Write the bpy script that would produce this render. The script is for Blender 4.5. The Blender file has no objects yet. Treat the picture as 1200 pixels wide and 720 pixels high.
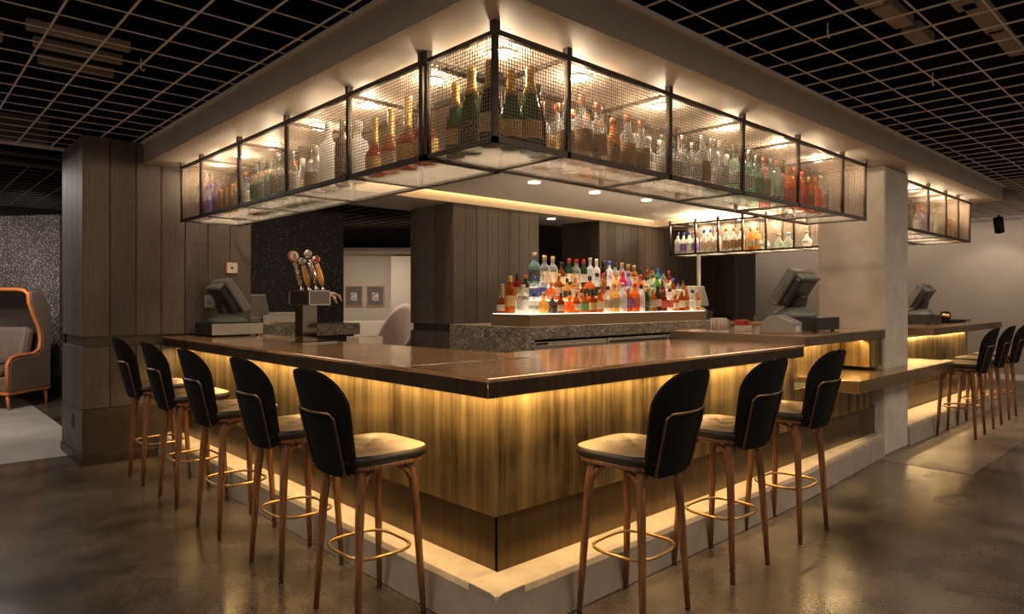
import bpy, bmesh, math, random
from mathutils import Vector, Matrix, Euler
random.seed(7)
S = bpy.context.scene
COL = S.collection
PI = math.pi

# ------------------------------------------------------------------ camera, world, exposure
cam = bpy.data.cameras.new('camera')
co = bpy.data.objects.new('camera', cam); COL.objects.link(co)
co.location = (-1.8474, -2.1262, 1.40)
co.rotation_euler = (math.radians(90), 0, -math.atan2(.6821, .7307))
cam.sensor_width = 36; cam.lens = 36 * 791 / 1200
cam.shift_y = -9 / 1200
cam.clip_end = 100
S.camera = co
S.view_settings.view_transform = 'Standard'
try: S.view_settings.look = 'None'
except Exception: pass
S.view_settings.exposure = 0.95
S.view_settings.gamma = 1.0
S.view_settings.use_curve_mapping = False
w = bpy.data.worlds.new('world'); S.world = w; w.use_nodes = True
w.node_tree.nodes['Background'].inputs[0].default_value = (1.0, .80, .62, 1)
w.node_tree.nodes['Background'].inputs[1].default_value = .17

WARM = (1.0, .65, .28); AMB = (1.0, .66, .36); SOFT = (1.0, .80, .62)
def area(name, loc, rot, sx, sy, power, col=SOFT, spread=None):
    l = bpy.data.lights.new(name, 'AREA'); l.shape = 'RECTANGLE'; l.size = sx; l.size_y = sy; l.energy = power; l.color = col
    if spread: l.spread = math.radians(spread)
    o = bpy.data.objects.new(name, l); COL.objects.link(o); o.location = loc; o.rotation_euler = rot
    return o
def point(name, loc, power, col=SOFT, r=.04):
    l = bpy.data.lights.new(name, 'POINT'); l.energy = power; l.color = col; l.shadow_soft_size = r
    o = bpy.data.objects.new(name, l); COL.objects.link(o); o.location = loc
    return o
def spot(name, loc, tgt, power, ang=70, col=SOFT, r=.05, blend=.6):
    l = bpy.data.lights.new(name, 'SPOT'); l.energy = power; l.color = col; l.spot_size = math.radians(ang); l.spot_blend = blend; l.shadow_soft_size = r
    o = bpy.data.objects.new(name, l); COL.objects.link(o); o.location = loc
    d = Vector(tgt) - Vector(loc); o.rotation_euler = d.to_track_quat('-Z', 'Y').to_euler()
    return o
# added fill lights at the height of the open-cell ceiling
area('room_fill', (-2.6, 1.2, 2.74), (0, 0, 0), 1.2, 3.0, 34)
area('room_fill', (2.2, -2.6, 2.74), (0, 0, 0), 3.0, 1.2, 36)
area('room_fill', (7.5, -2.6, 2.74), (0, 0, 0), 3.0, 1.2, 40)
area('room_fill', (-2.6, -3.6, 2.74), (0, 0, 0), 1.5, 1.5, 26)
# strips under the bar top (they wash the brass front)
area('bar_strip', (.030, 2.2, .974), (0, math.radians(-14), 0), .04, 4.4, 15, WARM, 155)
area('bar_strip', (1.5, .010, .974), (math.radians(14), 0, 0), 3.0, .04, 10.5, WARM, 155)
area('counter_strip', (3.9, .10, 1.05), (math.radians(12), 0, 0), 1.5, .03, 6, WARM)
# strips under the lip of the front panels (they light the kerb)
area('kerb_strip', (.085, 2.2, .446), (0, math.radians(16), 0), .02, 4.3, 2.4, WARM, 120)
area('kerb_strip', (2.2, .055, .446), (math.radians(-16), 0, 0), 4.2, .02, 2.4, WARM, 120)
area('far_bar_strip', (7.0, .27, .976), (math.radians(12), 0, 0), 3.2, .02, 7, WARM)
area('far_kerb_strip', (7.0, .27, .445), (math.radians(-12), 0, 0), 3.2, .015, 5, WARM)
# cove strips
area('cove_strip', (4.2, 4.43, 2.765), (math.radians(25), 0, 0), 6.5, .015, 9, WARM)
area('cove_strip', (7.51, 2.5, 2.765), (0, math.radians(-25), 0), .015, 3.4, 5, WARM)

# ------------------------------------------------------------------ materials
MATS = {}
def newmat(name):
    m = bpy.data.materials.new(name); m.use_nodes = True
    nt = m.node_tree; b = nt.nodes['Principled BSDF']
    return m, nt, b
def plain(name, col, rough=.5, metal=0, spec=.5, noise=0, nscale=8, bump=0, coat=0, stretch=(1, 1, 1)):
    if name in MATS: return MATS[name]
    m, nt, b = newmat(name)
    b.inputs['Base Color'].default_value = (*col, 1); b.inputs['Roughness'].default_value = rough
    b.inputs['Metallic'].default_value = metal; b.inputs['Specular IOR Level'].default_value = spec
    b.inputs['Coat Weight'].default_value = coat
    if noise or bump:
        tc = nt.nodes.new('ShaderNodeTexCoord'); mp = nt.nodes.new('ShaderNodeMapping'); nz = nt.nodes.new('ShaderNodeTexNoise')
        mp.inputs['Scale'].default_value = stretch
        nz.inputs['Scale'].default_value = nscale; nz.inputs['Detail'].default_value = 6; nz.inputs['Roughness'].default_value = .6
        nt.links.new(tc.outputs['Object'], mp.inputs[0]); nt.links.new(mp.outputs[0], nz.inputs['Vector'])
        if noise:
            r = nt.nodes.new('ShaderNodeValToRGB')
            r.color_ramp.elements[0].position = .3; r.color_ramp.elements[1].position = .7
            r.color_ramp.elements[0].color = (*[c * (1 - noise) for c in col], 1)
            r.color_ramp.elements[1].color = (*[min(1, c * (1 + noise)) for c in col], 1)
            nt.links.new(nz.outputs['Fac'], r.inputs[0]); nt.links.new(r.outputs[0], b.inputs['Base Color'])
        if bump:
            bp = nt.nodes.new('ShaderNodeBump'); bp.inputs['Strength'].default_value = bump; bp.inputs['Distance'].default_value = .01
            nt.links.new(nz.outputs['Fac'], bp.inputs['Height']); nt.links.new(bp.outputs[0], b.inputs['Normal'])
    MATS[name] = m
    return m
def emis(name, col, s):
    if name in MATS: return MATS[name]
    m, nt, b = newmat(name)
    b.inputs['Base Color'].default_value = (*col, 1)
    b.inputs['Emission Color'].default_value = (*col, 1); b.inputs['Emission Strength'].default_value = s
    MATS[name] = m
    return m
def planks(name, c0, c1, width=.2, axis='X', rough=.55):
    """dark wood boards: grain runs along z, each board its own tone"""
    m, nt, b = newmat(name); L = nt.links.new; N = nt.nodes.new
    tc = N('ShaderNodeTexCoord'); sep = N('ShaderNodeSeparateXYZ'); L(tc.outputs['Object'], sep.inputs[0])
    ad = N('ShaderNodeMath'); ad.operation = 'ADD'; L(sep.outputs['X'], ad.inputs[0]); L(sep.outputs['Y'], ad.inputs[1])
    dv = N('ShaderNodeMath'); dv.operation = 'DIVIDE'; dv.inputs[1].default_value = width; L(ad.outputs[0], dv.inputs[0])
    fl = N('ShaderNodeMath'); fl.operation = 'FLOOR'; L(dv.outputs[0], fl.inputs[0])
    wn = N('ShaderNodeTexWhiteNoise'); wn.noise_dimensions = '1D'; L(fl.outputs[0], wn.inputs['W'])
    mp = N('ShaderNodeMapping'); mp.inputs['Scale'].default_value = (28, 28, 1.2); L(tc.outputs['Object'], mp.inputs[0])
    nz = N('ShaderNodeTexNoise'); nz.inputs['Scale'].default_value = 3; nz.inputs['Detail'].default_value = 8; nz.inputs['Roughness'].default_value = .7
    L(mp.outputs[0], nz.inputs['Vector'])
    mx = N('ShaderNodeMath'); mx.operation = 'MULTIPLY_ADD'; mx.inputs[1].default_value = .22; L(wn.outputs['Value'], mx.inputs[0])
    m2 = N('ShaderNodeMath'); m2.operation = 'MULTIPLY'; m2.inputs[1].default_value = 1.15; L(nz.outputs['Fac'], m2.inputs[0]); L(m2.outputs[0], mx.inputs[2])
    r = N('ShaderNodeValToRGB'); r.color_ramp.elements[0].position = .38; r.color_ramp.elements[1].position = .98
    r.color_ramp.elements[0].color = (*c0, 1); r.color_ramp.elements[1].color = (*c1, 1)
    L(mx.outputs[0], r.inputs[0]); L(r.outputs[0], b.inputs['Base Color'])
    bp = N('ShaderNodeBump'); bp.inputs['Strength'].default_value = .4; bp.inputs['Distance'].default_value = .005
    L(nz.outputs['Fac'], bp.inputs['Height']); L(bp.outputs[0], b.inputs['Normal'])
    b.inputs['Roughness'].default_value = rough; b.inputs['Specular IOR Level'].default_value = .35
    return m
def walnut():
    m, nt, b = newmat('walnut'); L = nt.links.new; N = nt.nodes.new
    tc = N('ShaderNodeTexCoord'); mp = N('ShaderNodeMapping'); mp.inputs['Scale'].default_value = (60, 60, 3); L(tc.outputs['Object'], mp.inputs[0])
    nz = N('ShaderNodeTexNoise'); nz.inputs['Scale'].default_value = 1.5; nz.inputs['Detail'].default_value = 6; L(mp.outputs[0], nz.inputs['Vector'])
    r = N('ShaderNodeValToRGB'); r.color_ramp.elements[0].position = .3; r.color_ramp.elements[1].position = .75
    r.color_ramp.elements[0].color = (.085, .032, .011, 1); r.color_ramp.elements[1].color = (.31, .135, .048, 1)
    L(nz.outputs['Fac'], r.inputs[0]); L(r.outputs[0], b.inputs['Base Color']); b.inputs['Roughness'].default_value = .38
    return m
def brass_panel(name, dark, light, rough=.36, metal=1.0, sc=(26, 26, .7), lo=.34, hi=.62):
    """aged brass sheet, vertical streaks and patches of patina"""
    m, nt, b = newmat(name); L = nt.links.new; N = nt.nodes.new
    tc = N('ShaderNodeTexCoord'); mp = N('ShaderNodeMapping'); mp.inputs['Scale'].default_value = sc; L(tc.outputs['Object'], mp.inputs[0])
    nz = N('ShaderNodeTexNoise'); nz.inputs['Scale'].default_value = 1.0; nz.inputs['Detail'].default_value = 7; nz.inputs['Roughness'].default_value = .65; L(mp.outputs[0], nz.inputs['Vector'])
    n2 = N('ShaderNodeTexNoise'); n2.inputs['Scale'].default_value = 2.2; n2.inputs['Detail'].default_value = 3; L(tc.outputs['Object'], n2.inputs['Vector'])
    mx = N('ShaderNodeMath'); mx.operation = 'MULTIPLY_ADD'; mx.inputs[1].default_value = .6; L(nz.outputs['Fac'], mx.inputs[0])
    m2 = N('ShaderNodeMath'); m2.operation = 'MULTIPLY'; m2.inputs[1].default_value = .4; L(n2.outputs['Fac'], m2.inputs[0]); L(m2.outputs[0], mx.inputs[2])
    r = N('ShaderNodeValToRGB'); r.color_ramp.elements[0].position = lo; r.color_ramp.elements[1].position = hi
    r.color_ramp.elements[0].color = (*dark, 1); r.color_ramp.elements[1].color = (*light, 1)
    L(mx.outputs[0], r.inputs[0]); L(r.outputs[0], b.inputs['Base Color'])
    rr = N('ShaderNodeMapRange'); rr.inputs['To Min'].default_value = rough + .12; rr.inputs['To Max'].default_value = rough - .06
    L(mx.outputs[0], rr.inputs['Value']); L(rr.outputs[0], b.inputs['Roughness'])
    b.inputs['Metallic'].default_value = metal
    return m
def concrete_floor(name, c0, c1, rlo, rhi):
    """polished concrete: broad soft clouds, a few worn patches and fine aggregate speckle"""
    m, nt, b = newmat(name); L = nt.links.new; N = nt.nodes.new
    tc = N('ShaderNodeTexCoord')
    def noise(sc, det, ro=.5):
        n = N('ShaderNodeTexNoise'); n.inputs['Scale'].default_value = sc; n.inputs['Detail'].default_value = det; n.inputs['Roughness'].default_value = ro
        L(tc.outputs['Object'], n.inputs['Vector']); return n.outputs['Fac']
    big, mid, fine, wear = noise(.8, 3), noise(3.2, 4, .6), noise(70, 2), noise(1.5, 2)
    def mix(a_, b_, f):
        x = N('ShaderNodeMix'); x.inputs[0].default_value = f; L(a_, x.inputs[2]); L(b_, x.inputs[3]); return x.outputs[0]
    v = mix(mix(big, mid, .38), fine, .22)
    r = N('ShaderNodeValToRGB'); r.color_ramp.interpolation = 'EASE'
    r.color_ramp.elements[0].position = .36; r.color_ramp.elements[1].position = .64
    r.color_ramp.elements[0].color = (*c0, 1); r.color_ramp.elements[1].color = (*c1, 1)
    L(v, r.inputs[0]); L(r.outputs[0], b.inputs['Base Color'])
    rr = N('ShaderNodeMapRange'); rr.inputs['From Min'].default_value = .3; rr.inputs['From Max'].default_value = .7
    rr.inputs['To Min'].default_value = rlo; rr.inputs['To Max'].default_value = rhi
    L(wear, rr.inputs['Value']); L(rr.outputs[0], b.inputs['Roughness'])
    return m
def granite():
    m, nt, b = newmat('granite'); L = nt.links.new; N = nt.nodes.new
    tc = N('ShaderNodeTexCoord'); mp = N('ShaderNodeMapping'); mp.inputs['Rotation'].default_value = (.3, .9, .2); mp.inputs['Scale'].default_value = (1, 1, 2.2); L(tc.outputs['Object'], mp.inputs[0])
    n1 = N('ShaderNodeTexNoise'); n1.inputs['Scale'].default_value = 14; n1.inputs['Detail'].default_value = 9; n1.inputs['Roughness'].default_value = .75; n1.inputs['Distortion'].default_value = 1.6; L(mp.outputs[0], n1.inputs['Vector'])
    r = N('ShaderNodeValToRGB'); e = r.color_ramp.elements
    e[0].position = .36; e[0].color = (.04, .034, .028, 1); e[1].position = .64; e[1].color = (.62, .55, .45, 1)
    x = e.new(.5); x.color = (.19, .165, .13, 1)
    L(n1.outputs['Fac'], r.inputs[0]); L(r.outputs[0], b.inputs['Base Color']); b.inputs['Roughness'].default_value = .3
    return m
def sparkle(name, base, dot, scale, size, es):
    m, nt, b = newmat(name); L = nt.links.new; N = nt.nodes.new
    tc = N('ShaderNodeTexCoord'); v = N('ShaderNodeTexVoronoi'); v.inputs['Scale'].default_value = scale; v.inputs['Randomness'].default_value = .8
    L(tc.outputs['Object'], v.inputs['Vector'])
    lt = N('ShaderNodeMath'); lt.operation = 'LESS_THAN'; lt.inputs[1].default_value = size; L(v.outputs['Distance'], lt.inputs[0])
    mx = N('ShaderNodeMix'); mx.data_type = 'RGBA'; L(lt.outputs[0], mx.inputs[0])
    mx.inputs[6].default_value = (*base, 1); mx.inputs[7].default_value = (*dot, 1)
    L(mx.outputs[2], b.inputs['Base Color']); b.inputs['Roughness'].default_value = .5
    return m
def glass(name, col, body=.35, rough=.06, thin=.25):
    """bottle glass: tinted see-through with a glossy skin, thicker looking at the rim"""
    if name in MATS: return MATS[name]
    m, nt, b = newmat(name); L = nt.links.new; N = nt.nodes.new
    out = nt.nodes['Material Output']
    tr = N('ShaderNodeBsdfTransparent'); tr.inputs[0].default_value = (*col, 1)
    b.inputs['Base Color'].default_value = (*[c * .75 for c in col], 1); b.inputs['Roughness'].default_value = rough
    b.inputs['Coat Weight'].default_value = .3
    tl = N('ShaderNodeBsdfTranslucent'); tl.inputs[0].default_value = (*col, 1)
    ms = N('ShaderNodeMixShader'); ms.inputs[0].default_value = .45; L(b.outputs[0], ms.inputs[1]); L(tl.outputs[0], ms.inputs[2])
    lw = N('ShaderNodeLayerWeight'); lw.inputs['Blend'].default_value = .35
    mr = N('ShaderNodeMapRange'); mr.inputs['To Min'].default_value = thin; mr.inputs['To Max'].default_value = min(1, thin + body + .2); L(lw.outputs['Facing'], mr.inputs['Value'])
    m2 = N('ShaderNodeMixShader'); L(mr.outputs[0], m2.inputs[0]); L(tr.outputs[0], m2.inputs[1]); L(ms.outputs[0], m2.inputs[2])
    L(m2.outputs[0], out.inputs['Surface'])
    MATS[name] = m
    return m
def label_mat(name, col, ink):
    if name in MATS: return MATS[name]
    m, nt, b = newmat(name); L = nt.links.new; N = nt.nodes.new
    tc = N('ShaderNodeTexCoord'); mp = N('ShaderNodeMapping'); mp.inputs['Scale'].default_value = (1, 1, 2.4); L(tc.outputs['Object'], mp.inputs[0])
    nz = N('ShaderNodeTexNoise'); nz.inputs['Scale'].default_value = 75; nz.inputs['Detail'].default_value = 3; L(mp.outputs[0], nz.inputs['Vector'])
    gt = N('ShaderNodeMath'); gt.operation = 'GREATER_THAN'; gt.inputs[1].default_value = .60; L(nz.outputs['Fac'], gt.inputs[0])
    mx = N('ShaderNodeMix'); mx.data_type = 'RGBA'; L(gt.outputs[0], mx.inputs[0]); mx.inputs[6].default_value = (*col, 1); mx.inputs[7].default_value = (*ink, 1)
    L(mx.outputs[2], b.inputs['Base Color']); b.inputs['Roughness'].default_value = .6
    MATS[name] = m
    return m

M_floor = concrete_floor('polished_concrete', (.026, .020, .0145), (.125, .100, .075), .15, .30)
M_floor_lit = concrete_floor('lit_concrete', (.10, .078, .06), (.22, .175, .135), .25, .45)  # floor concrete with brighter light put into the colour
M_pale = concrete_floor('pale_floor', (.30, .27, .245), (.38, .35, .32), .4, .55)
M_wood = planks('dark_boards', (.022, .016, .012), (.085, .062, .048))
M_wood2 = planks('brown_boards', (.05, .038, .03), (.15, .118, .095))
M_metal_base = plain('bronze_plinth', (.085, .066, .05), .45, .6, noise=.25, nscale=5)
M_soffit = plain('soffit_plaster', (.50, .43, .36), .6, noise=.05, nscale=3)
M_fascia = plain('fascia_plaster', (.40, .33, .28), .65, noise=.06, nscale=3)
M_white = plain('ceiling_white', (.72, .68, .62), .7, noise=.02, nscale=4)
M_trim = plain('trim_cream', (.78, .70, .62), .5, noise=.04)
M_tee = plain('ceiling_tee', (.74, .63, .55), .55, noise=.05)
M_black = plain('void_black', (.004, .004, .004), .9, spec=.05, noise=.1)
M_greywall = plain('grey_wall', (.36, .305, .26), .6, noise=.05, nscale=2)
M_beigewall = plain('beige_wall', (.42, .37, .31), .65, noise=.03, nscale=2)
M_column = plain('column_concrete', (.56, .50, .43), .6, noise=.14, nscale=4, bump=.1)
M_kerb = plain('kerb_concrete', (.34, .285, .22), .65, noise=.16, nscale=7, bump=.1)
M_steel = plain('dark_steel', (.055, .042, .034), .42, .7, noise=.15, nscale=20)
M_mesh = plain('wire_mesh', (.22, .165, .12), .45, .6, noise=.1)
M_copper = brass_panel('copper_top', (.42, .235, .12), (.84, .53, .29), .11, .52, (3.5, 3.5, 3.5), .38, .62)
M_edge_shaded = brass_panel('shaded_bronze', (.035, .024, .016), (.085, .058, .038), .38, .75)  # near-black edge: reflected dark surroundings put into the colour
M_brass = brass_panel('aged_brass', (.07, .04, .014), (.57, .42, .18), .42, .95, (11, 11, .5), .38, .62)
M_edge2 = brass_panel('pale_bronze_edge', (.16, .115, .08), (.27, .20, .14), .35, .75, (4, 4, 4))
M_toe = brass_panel('dark_brass', (.10, .07, .037), (.17, .12, .065), .30, .9)
M_walnut = walnut()
M_leather_lit = plain('lit_leather', (.42, .315, .19), .38, noise=.12, nscale=14, bump=.08)
M_leather_shaded = plain('shaded_leather', (.016, .012, .009), .45, noise=.2, nscale=30)  # the cushion leather again, with the shade on its side in the colour
M_black_fabric = plain('black_fabric', (.0045, .004, .0036), .7, noise=.2, nscale=60, spec=.12)
M_bronze = plain('bronze_rod', (.22, .13, .07), .3, 1, noise=.1)
M_footbrass = plain('brass_ring', (.52, .33, .13), .32, 1, noise=.08)
M_rubber = plain('black_rubber', (.01, .009, .008), .7, noise=.1)
M_granite = granite()
M_stainless = plain('stainless', (.50, .45, .39), .38, .5, noise=.06, stretch=(1, 1, 20))
M_display = plain('display_bronze', (.26, .17, .10), .45, .5, noise=.05)
M_glow = emis('glow_acrylic', (1.0, .86, .68), 1.3)
M_riser = plain('white_acrylic', (.75, .70, .62), .4, noise=.02)
M_lamp = emis('lamp_lens', (1.0, .88, .70), 9)
M_pos = plain('terminal_grey', (.17, .178, .172), .4, noise=.05)
M_posdark = plain('terminal_dark', (.018, .018, .018), .35, noise=.1)
M_poslight = plain('terminal_silver', (.38, .37, .34), .4, .3, noise=.05)
M_white_pl = plain('white_plastic', (.62, .57, .50), .45, noise=.03)
M_chrome = plain('chrome', (.75, .70, .64), .07, 1, noise=.02)
M_mirror = plain('dark_mirror', (.30, .24, .19), .06, 1, noise=.05)
M_gold = plain('gold', (.85, .55, .16), .2, 1, noise=.03)
M_red = plain('red_paint', (.45, .03, .02), .35, noise=.05)
M_orange_wood = plain('orange_wood', (.55, .18, .045), .35, noise=.2, nscale=10, stretch=(1, 1, 6))
M_sofa = plain('brown_upholstery', (.155, .105, .08), .7, noise=.15, nscale=25)
M_sofa_dark = plain('dark_upholstery', (.05, .032, .026), .75, noise=.15, nscale=25)
M_chair = plain('beige_upholstery', (.40, .31, .26), .7, noise=.06, nscale=30)
M_bench = plain('cream_upholstery', (.50, .44, .37), .7, noise=.05, nscale=20)
M_sparkle = sparkle('star_wall', (.006, .005, .005), (.72, .63, .53), 27, .13, 0)
M_paperw = sparkle('star_wallpaper', (.075, .06, .056), (.50, .45, .42), 38, .28, 0)
M_frame_wood = plain('oak_frame', (.42, .24, .10), .4, noise=.15, nscale=20)
M_mat = plain('grey_mount', (.10, .09, .08), .7, noise=.05)
M_print = plain('photo_print', (.40, .36, .32), .5, noise=.9, nscale=25)
M_screen = plain('screen_grey', (.34, .30, .28), .25, noise=.04)
M_card = plain('cardboard_white', (.60, .53, .44), .6, noise=.04)
M_taporange = plain('tap_wood', (.62, .28, .07), .3, noise=.1)
M_shelf = glass('shelf_acrylic', (.94, .93, .91), .02, .08, .05)

# ------------------------------------------------------------------ mesh helpers
class MB:
    def __init__(s): s.v = []; s.f = []; s.sm = []
    def add(s, vs, fs, smooth=False):
        k = len(s.v); s.v += [tuple(v) for v in vs]; s.f += [tuple(i + k for i in f) for f in fs]; s.sm += [smooth] * len(fs); return s
    def box(s, x0, y0, z0, x1, y1, z1):
        return s.add([(x0,y0,z0),(x1,y0,z0),(x1,y1,z0),(x0,y1,z0),(x0,y0,z1),(x1,y0,z1),(x1,y1,z1),(x0,y1,z1)],
                     [(0,3,2,1),(4,5,6,7),(0,1,5,4),(1,2,6,5),(2,3,7,6),(3,0,4,7)])
    def obox(s, c, half, rot):
        R = Euler(rot).to_matrix() if not isinstance(rot, Matrix) else rot
        vs = [Vector(c) + R @ Vector((sx*half[0], sy*half[1], sz*half[2])) for sz in (-1,1) for sx, sy in ((-1,-1),(1,-1),(1,1),(-1,1))]
        return s.add(vs, [(0,3,2,1),(4,5,6,7),(0,1,5,4),(1,2,6,5),(2,3,7,6),(3,0,4,7)])
    def prism(s, poly, z0, z1):
        n = len(poly)
        return s.add([(x,y,z0) for x,y in poly] + [(x,y,z1) for x,y in poly],
                     [tuple(range(n-1,-1,-1)), tuple(range(n,2*n))] + [(i,(i+1)%n,n+(i+1)%n,n+i) for i in range(n)])
    def extrude(s, prof, axis, a, b):
        """profile of 2D points in the plane across `axis`, from a to b"""
        n = len(prof)
        def P(p, t): return (t, p[0], p[1]) if axis == 'x' else (p[0], t, p[1])
        return s.add([P(p,a) for p in prof] + [P(p,b) for p in prof],
                     [tuple(range(n-1,-1,-1)), tuple(range(n,2*n))] + [(i,(i+1)%n,n+(i+1)%n,n+i) for i in range(n)])
    def lathe(s, prof, n=16, c=(0,0,0), p=2.0, ys=1.0, cap=True):
        vs = []; fs = []
        for r, z in prof:
            for k in range(n):
                a = 2*PI*(k+.5)/n; ca, sa = math.cos(a), math.sin(a)
                e = (abs(ca)**p + abs(sa)**p) ** (-1/p) if p != 2 else 1
                vs.append((c[0]+r*e*ca, c[1]+r*e*sa*ys, c[2]+z))
        m = len(prof)
        for i in range(m-1):
            for k in range(n): fs.append((i*n+k, i*n+(k+1)%n, (i+1)*n+(k+1)%n, (i+1)*n+k))
        if cap: fs.append(tuple(range(n-1,-1,-1))); fs.append(tuple((m-1)*n+k for k in range(n)))
        return s.add(vs, fs, True)
    def tube(s, pts, rad, n=8, closed=False):
        pts = [Vector(p) for p in pts]; m = len(pts)
        rads = rad if isinstance(rad, (list, tuple)) else [rad]*m
        vs = []; fs = []; up = None
        for i, p in enumerate(pts):
            if closed: t = (pts[(i+1)%m]-pts[i-1]).normalized()
            else: t = (pts[min(i+1,m-1)]-pts[max(i-1,0)]).normalized()
            if up is None: up = t.orthogonal().normalized()
            up = (up - t*up.dot(t)).normalized(); sd = t.cross(up)
            for k in range(n):
                a = 2*PI*k/n; vs.append(p + (up*math.cos(a)+sd*math.sin(a))*rads[i])
        for i in range(m if closed else m-1):
            j = (i+1) % m
            for k in range(n): fs.append((i*n+k, i*n+(k+1)%n, j*n+(k+1)%n, j*n+k))
        if not closed: fs.append(tuple(range(n-1,-1,-1))); fs.append(tuple((m-1)*n+k for k in range(n)))
        return s.add(vs, fs, True)
    def grid(s, fn, nu, nv):
        vs = [fn(i/nu, j/nv) for j in range(nv+1) for i in range(nu+1)]
        return s.add(vs, [(j*(nu+1)+i, j*(nu+1)+i+1, (j+1)*(nu+1)+i+1, (j+1)*(nu+1)+i) for j in range(nv) for i in range(nu)], True)
    def mesh(s, name):
        me = bpy.data.meshes.new(name); me.from_pydata(s.v, [], s.f); me.update()
        me.polygons.foreach_set('use_smooth', s.sm); return me
    def build(s, name, mat, parent=None, bevel=0, solid=0, sub=0):
        me = s.mesh(name); me.materials.append(mat)
        o = bpy.data.objects.new(name, me); COL.objects.link(o)
        if parent is not None: o.parent = parent
        if solid:
            md = o.modifiers.new('solid', 'SOLIDIFY'); md.thickness = solid; md.offset = 0
        if bevel:
            md = o.modifiers.new('bevel', 'BEVEL'); md.width = bevel; md.segments = 2; md.limit_method = 'ANGLE'; md.angle_limit = math.radians(40)
        if sub:
            md = o.modifiers.new('sub', 'SUBSURF'); md.levels = sub; md.render_levels = sub
        return o
def empty(name, loc=(0,0,0), rz=0):
    o = bpy.data.objects.new(name, None); COL.objects.link(o); o.location = loc; o.rotation_euler = (0,0,rz); o.empty_display_size = .1
    return o
def tag(o, label=None, cat=None, group=None, kind=None):
    if label: o['label'] = label
    if cat: o['category'] = cat
    if group: o['group'] = group
    if kind: o['kind'] = kind
    return o
def struct(o, label=None, cat=None): return tag(o, label, cat, None, 'structure')
def copy_tree(o, parent=None):
    c = o.copy(); COL.objects.link(c)
    if parent is not None: c.parent = parent
    for ch in list(o.children): copy_tree(ch, c)
    return c
ORD = ['first','second','third','fourth','fifth','sixth','seventh','eighth','ninth','tenth','eleventh','twelfth','thirteenth','fourteenth','fifteenth',
       'sixteenth','seventeenth','eighteenth','nineteenth','twentieth','twenty-first','twenty-second','twenty-third','twenty-fourth','twenty-fifth','twenty-sixth','twenty-seventh','twenty-eighth','twenty-ninth']

# ------------------------------------------------------------------ setting: floor, ceiling, walls
struct(MB().box(-8, -7, -.1, 14, 14, 0).build('floor', M_floor), 'dark polished concrete floor around the bar', 'floor')
struct(MB().prism([(4.5,-.7),(14,-.7),(14,9),(8.9,9),(8.9,.35),(4.5,.35)], .0005, .003).build('floor_lit_bay', M_floor_lit), 'concrete floor beyond the column with brighter light in its colour', 'floor')  # edge of light and shadow on the floor, drawn as a paler sheet
struct(MB().box(-8, 5.0, .0005, -.4, 12.5, .004).build('floor_lounge', M_pale), 'pale lounge floor behind the dark timber pillar', 'floor')
M_tee_shaded = plain('ceiling_tee_shaded', (.16, .135, .12), .6, noise=.05)  # far tees: shade put into a darker copy of the tee colour
def tees(name, x0, x1, y0, y1, ox, oy, mat=None, z=2.78):
    b = MB(); p = .2475
    x = ox + math.ceil((x0-ox)/p)*p
    while x < x1: b.box(x-.0045, y0, z, x+.0045, y1, z+.007); x += p
    y = oy + math.ceil((y0-oy)/p)*p
    while y < y1: b.box(x0, y-.003, z+.001, x1, y+.003, z+.006); y += p
    return struct(b.build(name, mat or M_tee), None, None)
tees('ceiling_grid_left', -6, -.17, -3, 5.27, -.481, .778)
tees('ceiling_grid_front', -.17, 13, -6, -.21, 1.286, -.588)
tees('ceiling_grid_right', 8.17, 12.48, -.21, 6, 1.286, -.588, M_tee_shaded)
tees('ceiling_grid_lounge', -6, .3, 6.0, 10.2, -.481, .778, M_tee_shaded)
tees('ceiling_grid_back', .3, 8.17, 5.52, 12.0, -.481, .778, M_tee_shaded)
struct(MB().box(-8, -7, 3.5, 14, 14, 3.55).build('ceiling', M_black), 'black void above the open-cell ceiling', 'ceiling')
# soffit ring round the bar: fascia faces and pale undersides
so = MB()
so.box(-.15, -.183, 2.60, .75, 4.46, 2.78); so.box(.75, -.183, 2.60, 8.15, .75, 2.78)
so.box(7.54, .75, 2.60, 8.15, 4.46, 2.78); so.box(.80, 4.46, 2.60, 8.9, 5.5, 2.78)
struct(so.build('ceiling_soffit', M_soffit), 'dropped plaster soffit running round over the bar', 'soffit')
struct(MB().box(.70, .70, 2.78, 7.6, 4.5, 2.82).build('ceiling_tray', M_white))
struct(MB().box(.83, .83, 2.70, 7.46, 4.385, 2.74).build('ceiling_cloud', M_white, bevel=.003), 'flat white ceiling panel floating over the bar', 'ceiling')
fa = MB(); fa.box(-.156, -.189, 2.603, -.15, 4.46, 2.785); fa.box(-.156, -.189, 2.603, 8.156, -.183, 2.785); fa.box(8.15, -.183, 2.603, 8.156, 4.4, 2.785)
struct(fa.build('trim_fascia', M_fascia))
tr = MB(); tr.box(-.18, -.213, 2.772, -.156, 5.27, 2.79); tr.box(-.18, -.213, 2.772, 8.18, -.189, 2.79); tr.box(-6, 5.26, 2.772, -.156, 5.285, 2.80)
struct(tr.build('trim_ceiling_edge', M_trim))
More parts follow.
